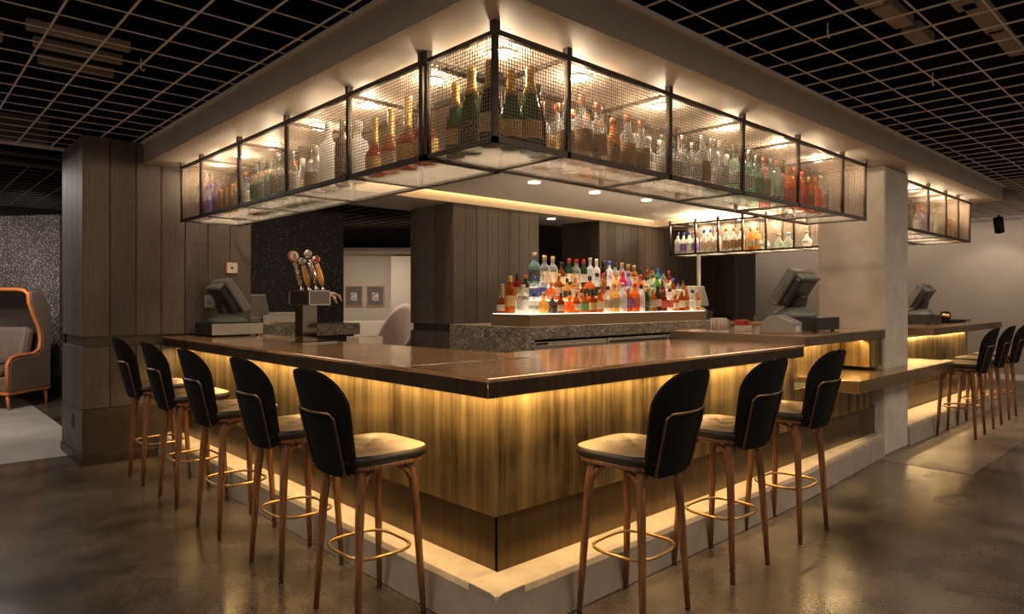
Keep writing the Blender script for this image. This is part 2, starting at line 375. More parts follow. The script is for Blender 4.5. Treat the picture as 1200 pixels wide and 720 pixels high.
# things in the void over the grid
for k, (x, y, L, wd, ax) in enumerate([(-.95,2.75,.55,.06,'x'),(-.9,3.05,.5,.05,'x'),(-.85,3.4,.45,.05,'x'),(-1.5,3.1,.4,.06,'x'),
                                       (1.95,-.78,.35,.10,'x'),(2.35,-.80,.4,.10,'x'),(2.3,-1.12,.5,.10,'x'),(2.75,-1.15,.6,.10,'x'),(3.3,-1.15,.6,.08,'x'),(2.8,-.80,.3,.10,'x')]):
    b = MB().box(x-L/2, y-wd/2, 3.0, x+L/2, y+wd/2, 3.06)
    o = b.build('ceiling_duct', plain('duct_beige', (.26,.21,.17), .6, noise=.1), bevel=.005); struct(o)
bk = MB().box(-6, 5.5, 2.86, -.7, 5.62, 3.1); struct(bk.build('ceiling_bulkhead', plain('bulkhead', (.10,.085,.07), .7, noise=.1)))
for k in range(2):
    pts = [(-3.2+.25*k,5.45,3.2),(-2.4+.2*k,5.62,3.0),(-1.7,5.8+.1*k,2.88-.06*k),(-1.0,5.95+.1*k,2.83-.07*k),(-.3,6.0+.1*k,2.83-.07*k)]
    P = []
    for i in range(len(pts)-1):
        for j in range(6): P.append(Vector(pts[i]).lerp(Vector(pts[i+1]), j/6))
    o = MB().tube(P, .035, 8).build('ceiling_pipe', plain('pipe_black', (.03,.026,.022), .5, noise=.1)); struct(o)

def plank_faces(b, axis, c, a0, a1, z0, z1, width, th=.02, gap=.007, out=-1):
    """boards on a face: axis 'y' = face at y=c spanning x a0..a1"""
    n = max(1, round((a1-a0)/width)); wd = (a1-a0)/n
    for i in range(n):
        p, q = a0+i*wd+gap/2, a0+(i+1)*wd-gap/2
        if axis == 'y': b.box(p, min(c, c+out*th), z0, q, max(c, c+out*th), z1)
        else: b.box(min(c, c+out*th), p, z0, max(c, c+out*th), q, z1)
def pillar(name, x0, x1, y0, y1, label, zt=2.60, band=True, wood=None):
    """timber pillar: boards over a core, a recessed metal band at bar height, metal plinth"""
    wood = wood or M_wood
    r = empty(name, (x0, y0, 0)); tag(r, label, 'pillar', None, 'structure')
    L = lambda b, nm, m, bev=0: b.build(nm, m, r, bevel=bev)
    core = MB(); core.box(.03, .03, 0, x1-x0-.03, y1-y0-.03, zt); L(core, 'core', M_metal_base)
    up = MB()
    for z0, z1 in ((1.085, zt), (.475, .99)):
        plank_faces(up, 'y', .03, 0, x1-x0, z0, z1, .2, .03); plank_faces(up, 'x', .03, 0, y1-y0, z0, z1, .2, .03)
        plank_faces(up, 'x', x1-x0-.03, 0, y1-y0, z0, z1, .2, .03, out=1)
    L(up, 'cladding', wood)
    pb = MB(); pb.box(-.003, -.003, .08, x1-x0+.003, y1-y0, .468); L(pb, 'plinth', M_metal_base, .004)
    bb = MB(); bb.box(-.014, -.014, 0, x1-x0+.014, y1-y0, .08); L(bb, 'baseboard', plain('bronze_skirting', (.07,.052,.038), .4, .6, noise=.2), .004)
    return r
p1 = pillar('pillar', -.62, .80, 4.46, 5.33, 'dark timber clad pillar at the left end of the bar', 2.78, wood=M_wood2)
MB().box(-.005, .30, .27, .0, .42, .40).build('vent_cover', M_rubber, p1)
pillar('pillar', 3.32, 4.82, 4.47, 5.40, 'timber clad pillar behind the granite back bar', 2.60, wood=M_wood2)
pillar('pillar', 6.13, 8.83, 4.47, 5.25, 'wide dark timber pillar behind the bottle display', 2.60)
pillar('pillar', 9.87, 10.70, 4.30, 5.2, 'dark timber pillar beside the grey wall', 2.60)
struct(MB().box(8.83, 5.2, 0, 9.9, 5.25, 2.78).build('wall_recess', M_black))
struct(MB().box(12.5, -7, 0, 12.6, 9, 3.5).build('wall_right', M_greywall), 'plain grey wall at the right end of the room', 'wall')
struct(MB().box(12.47, -7, 0, 12.5, 9, .09).build('baseboard_right', M_trim))
struct(MB().box(6.5, 8.4, 0, 12.5, 8.5, 3.4).build('wall_back', plain('dim_wall', (.10,.085,.075), .7, noise=.05)))
struct(MB().box(-8, 12.6, 0, 12.5, 12.7, 3.5).build('wall_far', plain('night_wall', (.02,.017,.015), .8, noise=.05)))
# sparkling black screen wall behind the taps
struct(MB().prism([(1.2,6.86),(2.95,6.52),(2.96,6.60),(1.21,6.94)], 0, 3.4).build('wall_screen', M_sparkle), 'black wall with tiny sparkling dots behind the beer taps', 'wall')
# lounge alcove with pictures
al = MB(); al.prism([(3.6,10.53),(6.0,8.30),(6.08,8.38),(3.68,10.61)], 0, 2.25)
struct(al.build('wall_alcove', M_beigewall), 'warm beige alcove wall with two framed pictures', 'wall')
struct(MB().prism([(5.02,8.5),(5.45,8.1),(5.75,8.45),(5.35,8.85)], 0, 2.2).build('wall_alcove_return', M_beigewall))
ac = MB(); ac.prism([(2.6,8.6),(5.0,6.4),(6.6,8.2),(4.0,10.8)], 2.23, 2.28); struct(ac.build('ceiling_alcove', M_beigewall))
struct(MB().prism([(2.58,8.58),(4.98,6.38),(5.01,6.41),(2.61,8.61)], 2.235, 2.30).build('trim_alcove', M_black))
area('alcove_fill', (4.3, 8.1, 2.2), (math.radians(18), 0, math.radians(-43)), 1.6, 1.0, 24, SOFT)  # added light that brightens the alcove wall
# wallpapered wall in the left lounge
struct(MB().prism([(-3.2,11.8),(-.568,10.2),(.019,9.4),(.1,9.5),(-.5,10.32),(-3.1,11.95)], .3, 2.62).build('wall_left', M_paperw), 'grey wallpaper wall with sparkling dots behind the hooded sofa', 'wall')
struct(MB().prism([(-3.2,11.79),(-.575,10.19),(.015,9.39),(.1,9.5),(-.5,10.32),(-3.1,11.95)], 0, .3).build('baseboard_left', M_rubber))
spot('wallpaper_fill', (-1.6, 8.2, 2.60), (-1.1, 10.4, 1.5), 45, 78, (1, .9, .82), .06)  # added pair of spots to brighten the wallpaper wall
spot('wallpaper_fill', (-.7, 7.6, 2.60), (-.2, 9.8, 1.5), 45, 78, (1, .9, .82), .06)
# concrete column
struct(MB().box(4.70, .003, 0, 5.32, .60, 2.60).build('column', M_column, bevel=.02), 'square concrete column standing in the bar front', 'column')

# ------------------------------------------------------------------ the bar
kerb = empty('footrest_kerb'); tag(kerb, 'raised concrete kerb running along the foot of the bar', 'kerb', None, 'structure')
def kprof(edge, back): return [(edge-.012, 0), (edge, .17), (edge+.012, .193), (edge+.04, .201), (back, .203), (back, 0)]
k1 = MB(); k1.extrude(kprof(-.033, .13), 'y', -.09, 4.446)
k1.build('kerb_left', M_kerb, kerb, bevel=.004)
k2 = MB(); k2.extrude(kprof(-.09, .09), 'x', -.033, 2.7)
pa, pb = kprof(-.09, .09), [(.0, 0), (.012, .15), (.022, .185), (.035, .203), (.09, .205), (.09, 0)]
k2.add([(2.7, y, z) for y, z in pa] + [(4.69, y, z) for y, z in pb], [(5,4,3,2,1,0),(6,7,8,9,10,11)] + [(i,(i+1)%6,6+(i+1)%6,6+i) for i in range(6)])
k2.build('kerb_front', M_kerb, kerb, bevel=.004)
k3 = MB(); k3.extrude(kprof(.0, .30), 'x', 5.34, 8.9); k3.build('kerb_far', M_kerb, kerb, bevel=.004)

front = empty('brass_bar_counter'); tag(front, 'aged brass panelled front of the corner bar', 'bar front')
for i in range(6):
    a, b_ = .07 + .735*i, min(4.44, .07 + .735*(i+1))
    if b_ - a > .1: MB().box(.10, a+.002, .45, .118, b_-.002, .985).build('front_panel', M_brass, front, bevel=.0015)
for i in range(6):
    a, b_ = .10 + .73*i, min(4.66, .10 + .73*(i+1))
    zt = .985 if b_ < 3.1 else .74
    if b_ - a > .1: MB().box(a+.002, .07, .45, b_-.002, .088, zt).build('front_panel', M_brass, front, bevel=.0015)
MB().box(2.98, .088, .74, 3.03, .262, .984).build('side_panel', M_brass, front)
MB().box(.0995, .0695, .45, .112, .082, .985).build('corner_trim', M_brass, front, bevel=.001)
MB().box(.125, .08, .20, .14, 4.44, .452).build('toe_panel', M_toe, front)
MB().box(.125, .0795, .20, 4.66, .095, .452).build('toe_panel', M_toe, front)
co2 = MB(); co2.box(.14, .10, .2, .30, 4.44, .98); co2.box(.14, .10, .2, 4.62, .30, .74); co2.box(.14, .10, .74, 3.0, .30, .98)
co2.build('carcass', M_rubber, front)
MB().box(3.0, .26, .74, 4.62, .30, 1.055).build('upper_panel', M_brass, front)
MB().box(4.36, .02, .815, 4.66, .30, 1.055).build('end_pier', M_brass, front, bevel=.002)

top = empty('copper_worktop'); tag(top, 'long copper bar top turning the corner under the hanging cages', 'counter')
poly = [(0,0),(3.036,0),(3.036,1.02),(.95,.95),(.80,2.6),(.80,4.445),(0,4.445)]
tb = MB(); tb.prism(poly, 1.052, 1.07); tb.build('worktop', M_copper, top, bevel=.005)
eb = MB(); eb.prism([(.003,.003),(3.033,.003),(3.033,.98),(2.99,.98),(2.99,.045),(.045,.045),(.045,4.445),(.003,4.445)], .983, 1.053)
eb.build('edge_shaded', M_edge_shaded, top, bevel=.003)
ub = MB(); ub.prism([(.045,.045),(2.99,.045),(2.99,.97),(.90,.90),(.76,2.6),(.76,4.44),(.045,4.44)], .99, 1.052); ub.build('core', M_rubber, top)
sm = MB(); sm.tube([(.02,.70,1.0702),(.22,.64,1.0702),(.30,.66,1.0702),(.84,.60,1.0702)], .0022, 5); sm.obox((.45,.45,1.0706), (.62,.0015,.0008), (0,0,PI/4))
sm.build('joint', M_chrome, top)
lip = MB(); lip.tube([(.0045,.0045,.985),(.0045,.0045,1.053)], .0028, 6); lip.build('corner_seam', M_footbrass, top)

c2 = empty('raised_counter'); tag(c2, 'raised copper counter carrying the register beside the concrete column', 'counter')
MB().box(3.04, .0, 1.055, 4.69, 1.15, 1.13).build('worktop', M_edge2, c2, bevel=.004)
MB().box(3.045, .004, 1.128, 4.686, 1.146, 1.134).build('surface', M_copper, c2)
MB().box(3.06, .3, .3, 4.6, 1.0, 1.056).build('carcass', M_rubber, c2)
tbl = empty('low_table'); tag(tbl, 'low brass table slab wrapping in front of the concrete column', 'table')
t_ = MB(); t_.prism([(3.53,-.193),(6.05,-.193),(6.05,.29),(5.325,.29),(5.325,-.0),(4.695,-.0),(4.695,.255),(3.53,.255)], .683, .78)
t_.build('slab', brass_panel('brass_table', (.30,.21,.11), (.50,.36,.19), .22, .85, (3, 3, 3)), tbl, bevel=.004)
MB().box(3.6, .092, .455, 4.62, .25, .682).build('support', M_brass, tbl)
fb = empty('far_bar'); tag(fb, 'second brass bar beyond the concrete column', 'counter')
MB().box(6.90, .214, .985, 10.2, 1.05, 1.07).build('worktop', M_edge2, fb, bevel=.004)
MB().box(6.904, .218, 1.068, 10.196, 1.046, 1.074).build('surface', M_copper, fb)
for i in range(5):
    MB().box(5.36+.67*i+.002, .30, .45, 5.36+.67*(i+1)-.002, .32, .985).build('front_panel', M_brass, fb, bevel=.0015)
MB().box(5.36, .315, .2, 8.70, .33, .452).build('toe_panel', M_toe, fb)
MB().box(5.36, .33, .0, 8.71, .95, .984).build('carcass', M_brass, fb)
ra = empty('side_counter'); tag(ra, 'brass topped counter on the right inner side of the bar', 'counter')
MB().box(7.05, 1.3, .99, 7.85, 4.3, 1.07).build('worktop', M_copper, ra, bevel=.004)
MB().box(7.12, 1.35, 0, 7.8, 4.25, .99).build('carcass', M_edge_shaded, ra)

# ------------------------------------------------------------------ granite back bar with fridges and lit bottle steps
bb = empty('back_bar'); tag(bb, 'granite topped back bar with a waterfall end in the middle', 'back bar')
MB().box(2.90, 2.745, .985, 6.90, 4.0, 1.116).build('granite_top', M_granite, bb, bevel=.004)
MB().box(2.90, 2.747, 0, 3.02, 4.0, .985).build('granite_end', M_granite, bb)
MB().box(6.78, 2.747, 0, 6.90, 4.0, .985).build('granite_end', M_granite, bb)
MB().box(3.02, 2.86, 0, 6.78, 3.98, .985).build('carcass', M_rubber, bb)
MB().box(6.62, 2.80, 0, 6.76, 2.86, .985).build('timber_post', plain('post_wood', (.24,.14,.07), .5, noise=.1), bb)
for i in range(3):
    x = 3.04 + i*1.19
    f = empty('back_bar_fridge', (x, 2.775, 0)); tag(f, ['stainless fridge front at the left under the granite top, black badge at its corner','stainless fridge front in the middle under the granite top','stainless fridge front at the right under the granite top'][i], 'fridge', 'fridges under the granite top')
    MB().box(0, 0, .05, 1.17, .058, .955).build('door', M_stainless, f, bevel=.004)
    MB().box(.02, -.012, .905, 1.15, 0, .925).build('handle', M_rubber if i else M_stainless, f, bevel=.002)
    if i == 0: MB().box(.03, -.006, .925, .20, 0, .95).build('badge', M_rubber, f)
dp = empty('bottle_display'); tag(dp, 'bronze edged plinth with glowing steps for the bottles', 'display')
MB().box(3.05, 2.85, 1.116, 6.47, 3.46, 1.240).build('plinth', M_display, dp, bevel=.003)
MB().box(3.07, 2.87, 1.240, 6.45, 3.45, 1.246).build('glow_top', M_glow, dp)
for x, y, x1_, z0, z1 in ((3.27, 3.01, 6.42, 1.246, 1.39), (3.45, 3.165, 6.36, 1.39, 1.54)):
    MB().box(x, y, z0, x1_, 3.45, z1-.006).build('riser', M_riser, dp)
    MB().box(x, y, z1-.006, x1_, 3.45, z1).build('glow_step', M_glow, dp)

# ------------------------------------------------------------------ bottles
KINDS = {  # profile, cap z0, z1, cap r, label z0 z1, superellipse power, y scale
 'wine':   ([(.034,0),(.0375,.008),(.0375,.19),(.034,.21),(.018,.24),(.0145,.26),(.0145,.30),(.016,.302),(.016,.31)], .262, .315, .0165, .06, .15, 2, 1),
 'champ':  ([(.040,0),(.044,.01),(.044,.12),(.040,.155),(.028,.205),(.019,.245),(.0155,.28),(.0155,.31)], .215, .325, .024, .045, .115, 2, 1),
 'spirit': ([(.038,0),(.041,.008),(.041,.165),(.037,.185),(.019,.205),(.0145,.22),(.0145,.265)], .245, .285, .0175, .045, .14, 2, 1),
 'tall':   ([(.034,0),(.037,.008),(.037,.20),(.032,.222),(.016,.242),(.0145,.26),(.0145,.32)], .285, .335, .0168, .08, .15, 2, 1),
 'square': ([(.034,0),(.038,.006),(.038,.15),(.033,.166),(.016,.178),(.014,.19),(.014,.225)], .205, .25, .0185, .035, .12, 5, 1),
 'flask':  ([(.046,0),(.052,.008),(.052,.11),(.044,.14),(.022,.165),(.0145,.18),(.0145,.215)], .195, .24, .018, .03, .10, 2.4, .62),
 'decanter':([(.030,0),(.040,.006),(.060,.05),(.063,.075),(.052,.11),(.026,.138),(.015,.155),(.014,.19)], .185, .225, .024, .055, .09, 2, 1),
 'squat':  ([(.044,0),(.050,.008),(.051,.075),(.044,.10),(.022,.12),(.016,.13),(.016,.155)], .145, .18, .02, .025, .07, 2, 1),
 'longneck':([(.040,0),(.044,.008),(.046,.09),(.038,.115),(.018,.135),(.0135,.15),(.0125,.25)], .145, .275, .0155, .025, .085, 2, 1),
 'box':    ([(.045,0),(.045,.30)], .29, .302, .0455, .05, .2, 12, 1),
}
capshape = {}
BM = {}
def bottle_meshes(kind):
    if kind in BM: return BM[kind]
    prof, c0, c1, cr, l0, l1, p, ys = KINDS[kind]
    n = 16 if p == 2 else 20
    body = MB().lathe(prof, n, p=p, ys=ys).mesh('bottle')
    if kind == 'champ': cp = [(.0285,c0),(.020,c0+.035),(.0168,c0+.07),(.0185,c0+.085),(.017,c1)]
    elif kind == 'decanter': cp = [(.012,c0),(.016,c0+.004),(.026,c0+.016),(.026,c0+.03),(.014,c1)]
    elif kind == 'longneck': cp = [(.0185,c0),(.0155,c0+.02),(.0148,c1-.01),(.0158,c1-.008),(.0158,c1)]
    else: cp = [(cr,c0),(cr,c1-.003),(cr*.85,c1)]
    cap = MB().lathe(cp, 12).mesh('cap')
    # label: hugs the body over its straight part
    def rad(z):
        for (r0,z0),(r1,z1) in zip(prof, prof[1:]):
            if z0 <= z <= z1: return r0 + (r1-r0)*(z-z0)/max(1e-6, z1-z0)
        return prof[-1][0]
    lp = [(rad(l0+(l1-l0)*t)+.0008, l0+(l1-l0)*t) for t in (0,.25,.5,.75,1)]
    lab = MB().lathe(lp, n, p=p, ys=ys, cap=False).mesh('paper_label')
    for me in (body, cap, lab): me.materials.append(M_glow)
    BM[kind] = (body, cap, lab)
    return BM[kind]
GL = {  # glass and contents: colour, body, base opacity
 'clear': ((.90,.91,.90), .34, .14), 'frost': ((.88,.88,.86), .30, .62), 'amber': ((.66,.27,.055), .3, .28), 'whiskey': ((.86,.52,.20), .3, .22),
 'red': ((.42,.04,.02), .3, .5), 'rust': ((.48,.13,.03), .3, .40), 'orange': ((.95,.33,.06), .3, .5), 'yellow': ((.95,.66,.24), .3, .4),
 'pink': ((.85,.05,.25), .3, .65), 'green': ((.04,.16,.07), .3, .6), 'lime': ((.12,.62,.10), .3, .6), 'blue': ((.08,.45,.75), .3, .6), 'teal': ((.38,.62,.62), .3, .35),
 'black': ((.015,.013,.012), .3, .92), 'dark': ((.10,.06,.03), .3, .75), 'lilac': ((.62,.48,.80), .3, .55), 'paleg': ((.74,.86,.78), .25, .16), 'grey': ((.20,.19,.20), .3, .7), 'brownbox': ((.55,.26,.06), .0, 1),
}
WORD = {'clear':'clear','frost':'frosted white','amber':'amber','whiskey':'pale amber','red':'deep red','rust':'rust brown','orange':'bright orange','yellow':'yellow','pink':'hot pink','green':'dark green',
        'lime':'bright green','blue':'blue','teal':'blue-green','black':'black','dark':'dark brown','lilac':'lilac','paleg':'pale greenish','grey':'dark grey','brownbox':'orange-brown boxed'}
SHAPE = {'wine':'slender','champ':'champagne','spirit':'round','tall':'tall','square':'square','flask':'flat','decanter':'bulbous','squat':'squat','longneck':'long-necked','box':'carton'}
LB = {'cream':((.72,.60,.42),(.25,.15,.07)),'white':((.80,.76,.70),(.2,.2,.25)),'black':((.02,.02,.02),(.5,.4,.2)),'brown':((.36,.21,.08),(.08,.04,.02)),'gold':((.60,.40,.14),(.2,.1,.03)),
      'blue':((.05,.10,.40),(.6,.6,.6)),'green':((.05,.25,.10),(.6,.6,.4)),'red':((.55,.05,.03),(.8,.7,.5)),'purple':((.22,.10,.50),(.7,.6,.8)),'tan':((.52,.40,.25),(.15,.09,.05))}
CP = {'black':(.015,.015,.015),'gold':(.62,.40,.12),'red':(.55,.04,.02),'white':(.7,.68,.64),'blue':(.05,.10,.55),'orange':(.75,.22,.03),'copper':(.50,.20,.10),'tan':(.50,.33,.17),'silver':(.55,.53,.5),'purple':(.20,.12,.6),'green':(.03,.3,.08)}
def bottle(kind, g, lab, capc, loc, s=1.0, label='', group=None, rz=None):
    body, cap, lb = bottle_meshes(kind)
    def mk(me, nm, m, par=None):
        o = bpy.data.objects.new(nm, me); COL.objects.link(o)
        o.material_slots[0].link = 'OBJECT'; o.material_slots[0].material = m
        if par is not None: o.parent = par
        return o
    c, bo, th = GL[g]
    r = mk(body, 'bottle', glass('glass_'+g, c, bo, .5 if g == 'frost' else .06, th) if g != 'brownbox' else plain('brown_carton', c, .6, noise=.1))
    r.location = loc; r.scale = (s, s, s); r.rotation_euler = (0, 0, random.uniform(-.3, .3) if rz is None else rz)
    if capc: mk(cap, 'cap', plain('cap_'+capc, CP[capc], .35, .5 if capc in ('gold','copper','silver') else 0, noise=.05), r)
    if lab: mk(lb, 'paper_label', label_mat('label_'+lab, *LB[lab]), r)
    tag(r, label, 'bottle', group)
    return r
# the back bar display: px-free list of (x, shape, glass, label, cap, scale)
ROWS = [
 ('front', 1.2462, [
  (3.14,3.37,'longneck','rust','cream','tan',1.12),(3.13,3.235,'wine','amber','gold','gold',1.25),(3.17,3.08,'square','clear','white','silver',1.2),(3.19,2.93,'decanter','clear','white','black',.95),(3.33,2.925,'decanter','yellow',None,'gold',1.0),
  (3.47,2.93,'squat','grey','black','silver',1.1),(3.615,2.94,'flask','rust','tan','black',.9),(3.745,2.925,'squat','orange',None,'orange',1.05),(3.875,2.94,'flask','amber','cream','copper',1.0),(4.01,2.93,'flask','amber','green','black',1.05),
  (4.15,2.935,'square','rust','gold','black',.95),(4.285,2.94,'spirit','amber','cream','gold',.9),(4.42,2.93,'spirit','clear','tan','black',1.05),(4.555,2.935,'spirit','yellow','tan','orange',1.15),(4.69,2.93,'spirit','frost','white','silver',1.2),(4.82,2.94,'spirit','amber','purple','white',1.05),
  (4.95,2.93,'spirit','orange','red','red',1.2),(5.08,2.935,'wine','frost','white','black',1.05),(5.20,2.94,'wine','green','black','gold',.9),(5.32,2.93,'spirit','amber','tan','gold',1.0),(5.44,2.935,'wine','dark','cream','black',1.0),
  (5.57,2.94,'spirit','red','red','red',.95),(5.70,2.93,'spirit','clear','red','black',1.0),(5.84,2.935,'square','amber','cream','gold',.9),(5.98,2.93,'spirit','rust','cream','silver',.95),(6.11,2.94,'wine','amber','tan','red',.9),(6.24,2.93,'spirit','clear','white','black',.95),(6.37,2.935,'spirit','whiskey','cream','silver',.95)]),
 ('middle', 1.3902, [
  (3.35,3.36,'spirit','red','brown','black',1.0),(3.345,3.22,'spirit','dark','cream','orange',.95),(3.35,3.085,'square','clear','blue','blue',1.0),(3.48,3.09,'spirit','clear','blue','silver',1.0),(3.61,3.085,'decanter','orange',None,'orange',.9),
  (3.745,3.09,'spirit','amber','tan','gold',1.0),(3.88,3.085,'flask','yellow','black','black',1.0),(4.015,3.09,'square','whiskey','cream','tan',1.05),(4.15,3.085,'decanter','rust','gold','black',.9),(4.28,3.09,'square','orange','black','black',1.1),
  (4.41,3.085,'spirit','clear','black','black',1.1),(4.53,3.09,'wine','whiskey','red','red',1.0),(4.655,3.085,'spirit','clear','cream','silver',1.05),(4.78,3.09,'spirit','yellow','cream','orange',1.12),(4.90,3.085,'wine','pink','white','red',1.1),
  (5.02,3.09,'wine','lilac','white','purple',1.1),(5.145,3.085,'spirit','clear','tan','gold',1.0),(5.27,3.09,'spirit','orange','cream','red',1.1),(5.395,3.085,'spirit','clear','green','black',1.0),(5.52,3.09,'wine','paleg','white','green',1.05),(5.64,3.085,'wine','lime','green','green',1.02),
  (5.765,3.09,'spirit','red','black','red',.9),(5.89,3.085,'spirit','clear','white','red',.92),(6.015,3.09,'wine','amber','cream','blue',.9),(6.14,3.085,'spirit','clear','tan','black',.85),(6.27,3.09,'wine','whiskey','cream','black',.85)]),
 ('top', 1.5402, [
  (3.535,3.27,'spirit','teal','black','tan',1.32),(3.69,3.26,'spirit','clear','cream','gold',1.22),(3.83,3.265,'spirit','clear','cream','gold',1.2),(3.97,3.26,'flask','rust','cream','black',1.2),(4.105,3.26,'wine','green','cream','red',1.05),
  (4.235,3.265,'spirit','clear','cream','red',1.15),(4.365,3.26,'wine','green','white','red',1.05),(4.49,3.26,'tall','frost',None,'silver',1.06),(4.615,3.265,'tall','frost',None,'white',1.03),(4.735,3.26,'tall','black','black','black',1.0),
  (4.86,3.26,'tall','frost','white','blue',.99),(4.985,3.265,'spirit','clear','white','black',1.08),(5.115,3.26,'spirit','clear','tan','gold',1.12),(5.245,3.26,'spirit','whiskey','cream','tan',1.06),(5.375,3.265,'spirit','whiskey','tan','tan',1.04),
  (5.51,3.26,'flask','green','tan','black',1.05),(5.65,3.26,'spirit','rust','tan','red',.88),(5.78,3.265,'wine','whiskey','cream','black',.95),(5.91,3.26,'wine','blue','white','blue',.88),(6.04,3.265,'spirit','clear','green','black',.85),(6.17,3.26,'wine','rust','cream','red',.8)])]
for rn, z, lst in ROWS:
    for i, (x, y, k, g, l, c, s) in enumerate(lst):
        o = bottle(k, g, l, c, (x, y, z), s, f'{WORD[g]} {SHAPE[k]} bottle, {ORD[i]} from the left, {rn} row of the lit display', f'bottles in the {rn} row of the lit display')
        wide = 1.0 if k in ('decanter','squat','flask') else 1.22
        o.scale = (s*wide, s*wide, s*1.04)

# ------------------------------------------------------------------ hanging cages
def wires(b, axis, c, a0, a1, z0, z1, pitch=.0165, r=.0012):
    n = int((a1-a0)/pitch)
    for i in range(1, n):
        a = a0 + (a1-a0)*i/n
        if axis == 'x': b.box(c-r, a-r, z0, c+r, a+r, z1)
        else: b.box(a-r, c-r, z0, a+r, c+r, z1)
    m = int((z1-z0)/pitch)
    for j in range(1, m):
        z = z0 + (z1-z0)*j/m
        if axis == 'x': b.box(c-r+.002, a0, z-r, c+r+.002, a1, z+r)
        else: b.box(a0, c-r+.002, z-r, a1, c+r+.002, z+r)
ZB, ZT, CD = 2.09, 2.553, .49
F = .012
def cage(name, label, axis, c, posts, inner_sign, wr=.0012, mesh_outer=True, mesh_inner=False, mesh_end=False, mesh_start=False):
    """axis 'x': the outer face is the plane x=c and the bays run along y between the posts"""
    r = empty(name); tag(r, label, 'bottle cage')
    ci = c + inner_sign*CD
    fr = MB()
    def bar(p, q, h=F):
        fr.box(min(p[0],q[0])-h, min(p[1],q[1])-h, min(p[2],q[2])-h, max(p[0],q[0])+h, max(p[1],q[1])+h, max(p[2],q[2])+h)
    P = (lambda a, k, z: (k, a, z)) if axis == 'x' else (lambda a, k, z: (a, k, z))
    for k in (c, ci):
        for z in (ZB, ZT): bar(P(posts[0], k, z), P(posts[-1], k, z))
        for a in posts: bar(P(a, k, ZB), P(a, k, ZT))
    for a in posts:
        for z in (ZB, ZT): bar(P(a, c, z), P(a, ci, z), .009)
        for k in (c, ci): bar(P(a, k, ZT), P(a, k, 2.598), .016)
    fr.build('frame', M_steel, r)
    for a0, a1 in zip(posts, posts[1:]):
        if mesh_outer: b = MB(); wires(b, axis, c, a0, a1, ZB, ZT, .0165 if wr < .002 else .03, wr); b.build('mesh_panel', M_mesh, r)
        if mesh_inner: b = MB(); wires(b, axis, ci, a0, a1, ZB, ZT); b.build('mesh_panel', M_mesh, r)
        g = MB(); lo, hi = min(c, ci)+F, max(c, ci)-F
        if axis == 'x': g.box(lo, a0+F, ZB-.004, hi, a1-F, ZB+.006)
        else: g.box(a0+F, lo, ZB-.004, a1-F, hi, ZB+.006)
        g.build('glass_shelf', M_shelf, r)
    if mesh_end:
        b = MB(); wires(b, 'y' if axis == 'x' else 'x', posts[-1], min(c,ci), max(c,ci), ZB, ZT); b.build('mesh_panel', M_mesh, r)
    if mesh_start:
        b = MB(); wires(b, 'y' if axis == 'x' else 'x', posts[0], min(c,ci), max(c,ci), ZB, ZT); b.build('mesh_panel', M_mesh, r)
    return r
LP = [.585, 1.292, 2.094, 2.893, 3.70, 4.19]
RP = [.083, .547, 1.394, 2.224, 3.037, 3.852, 4.34]
FP = [5.36, 6.1, 6.72, 7.2, 7.69]
AP = [.60, 1.0, 1.56, 1.92, 2.31, 2.66, 3.045, 3.42, 3.865]
cage('hanging_cage', 'wire mesh bottle cage hanging over the left side of the bar', 'x', .083, LP, 1, mesh_end=True)
cage('hanging_cage', 'wire mesh bottle cage hanging over the front of the bar, ending at the column', 'y', .05, RP, 1, mesh_end=True, mesh_start=True)
cage('hanging_cage', 'wire mesh bottle cage hanging beyond the concrete column', 'y', .05, FP, 1, mesh_end=True)
cage('hanging_cage', 'open fronted bottle cage hanging far back over the side counter', 'x', 7.60, AP, -1, wr=.0045)
MB_pole = MB().tube([(7.2,3.42,1.07),(7.2,3.42,2.08)], .028, 10).build('support_pole', M_white_pl); tag(MB_pole, 'pale round pole under the far hanging cage', 'pole')

# lamps in the cages
def downlight(x, y, z, label, power, glow=True, r=.05, kind='point'):
    e = empty('downlight', (x, y, z)); tag(e, label, 'ceiling light', 'downlights')
    MB().lathe([(r+.012,-.012),(r+.014,-.004),(r+.014,0)], 20, cap=False).build('trim_ring', M_white, e)
    MB().lathe([(r,-.010),(r+.011,-.008),(r+.011,0)], 20).build('lens', M_lamp, e)
    if kind == 'point': point('downlight_lamp', (x, y, z-.075), power, AMB if 0 else (1,.76,.50), .03)
    elif kind == 'spot': spot('downlight_lamp', (x, y, z-.03), (x, y, 0), power, 95, (1,.80,.58), .04)
cl = [(.34,.29)] + [(.335,a) for a in (.85,1.5,2.15,2.9,3.5,4.0)]
for i, (x, y) in enumerate(cl):
    downlight(x, y, 2.598, 'round lamp above the corner bay of the mesh cages' if i == 0 else f'round lamp above the left mesh cage, {ORD[i-1]} from the corner lamp', 5)
for i, x in enumerate((.88, 1.66, 2.45, 3.22, 3.95)):
    downlight(x, .28, 2.598, f'round lamp above the front mesh cage, {ORD[i]} from the corner lamp', 5)
for i, x in enumerate((5.7, 6.4, 6.95, 7.45)):
    downlight(x, .28, 2.598, f'round lamp above the cage beyond the column, {ORD[i]} from the column', 7)
for i, y in enumerate((1.3, 1.75, 2.1, 2.5, 2.85, 3.25, 3.65)):
    downlight(7.36, y, 2.598, f'round lamp above the open far cage, {ORD[i]} from its near end', 7)
for i, (x, y) in enumerate([(3.42,3.158),(4.45,3.154),(5.42,3.1)]):
    downlight(x, y, 2.699, ['leftmost downlight of the visible row in the white ceiling panel','middle downlight of the row in the white ceiling panel','rightmost downlight of the row in the white ceiling panel'][i], 40, r=.055, kind='spot')
downlight(5.395, 4.781, 2.599, 'downlight in the lower ceiling between the two back pillars', 14, kind='spot')

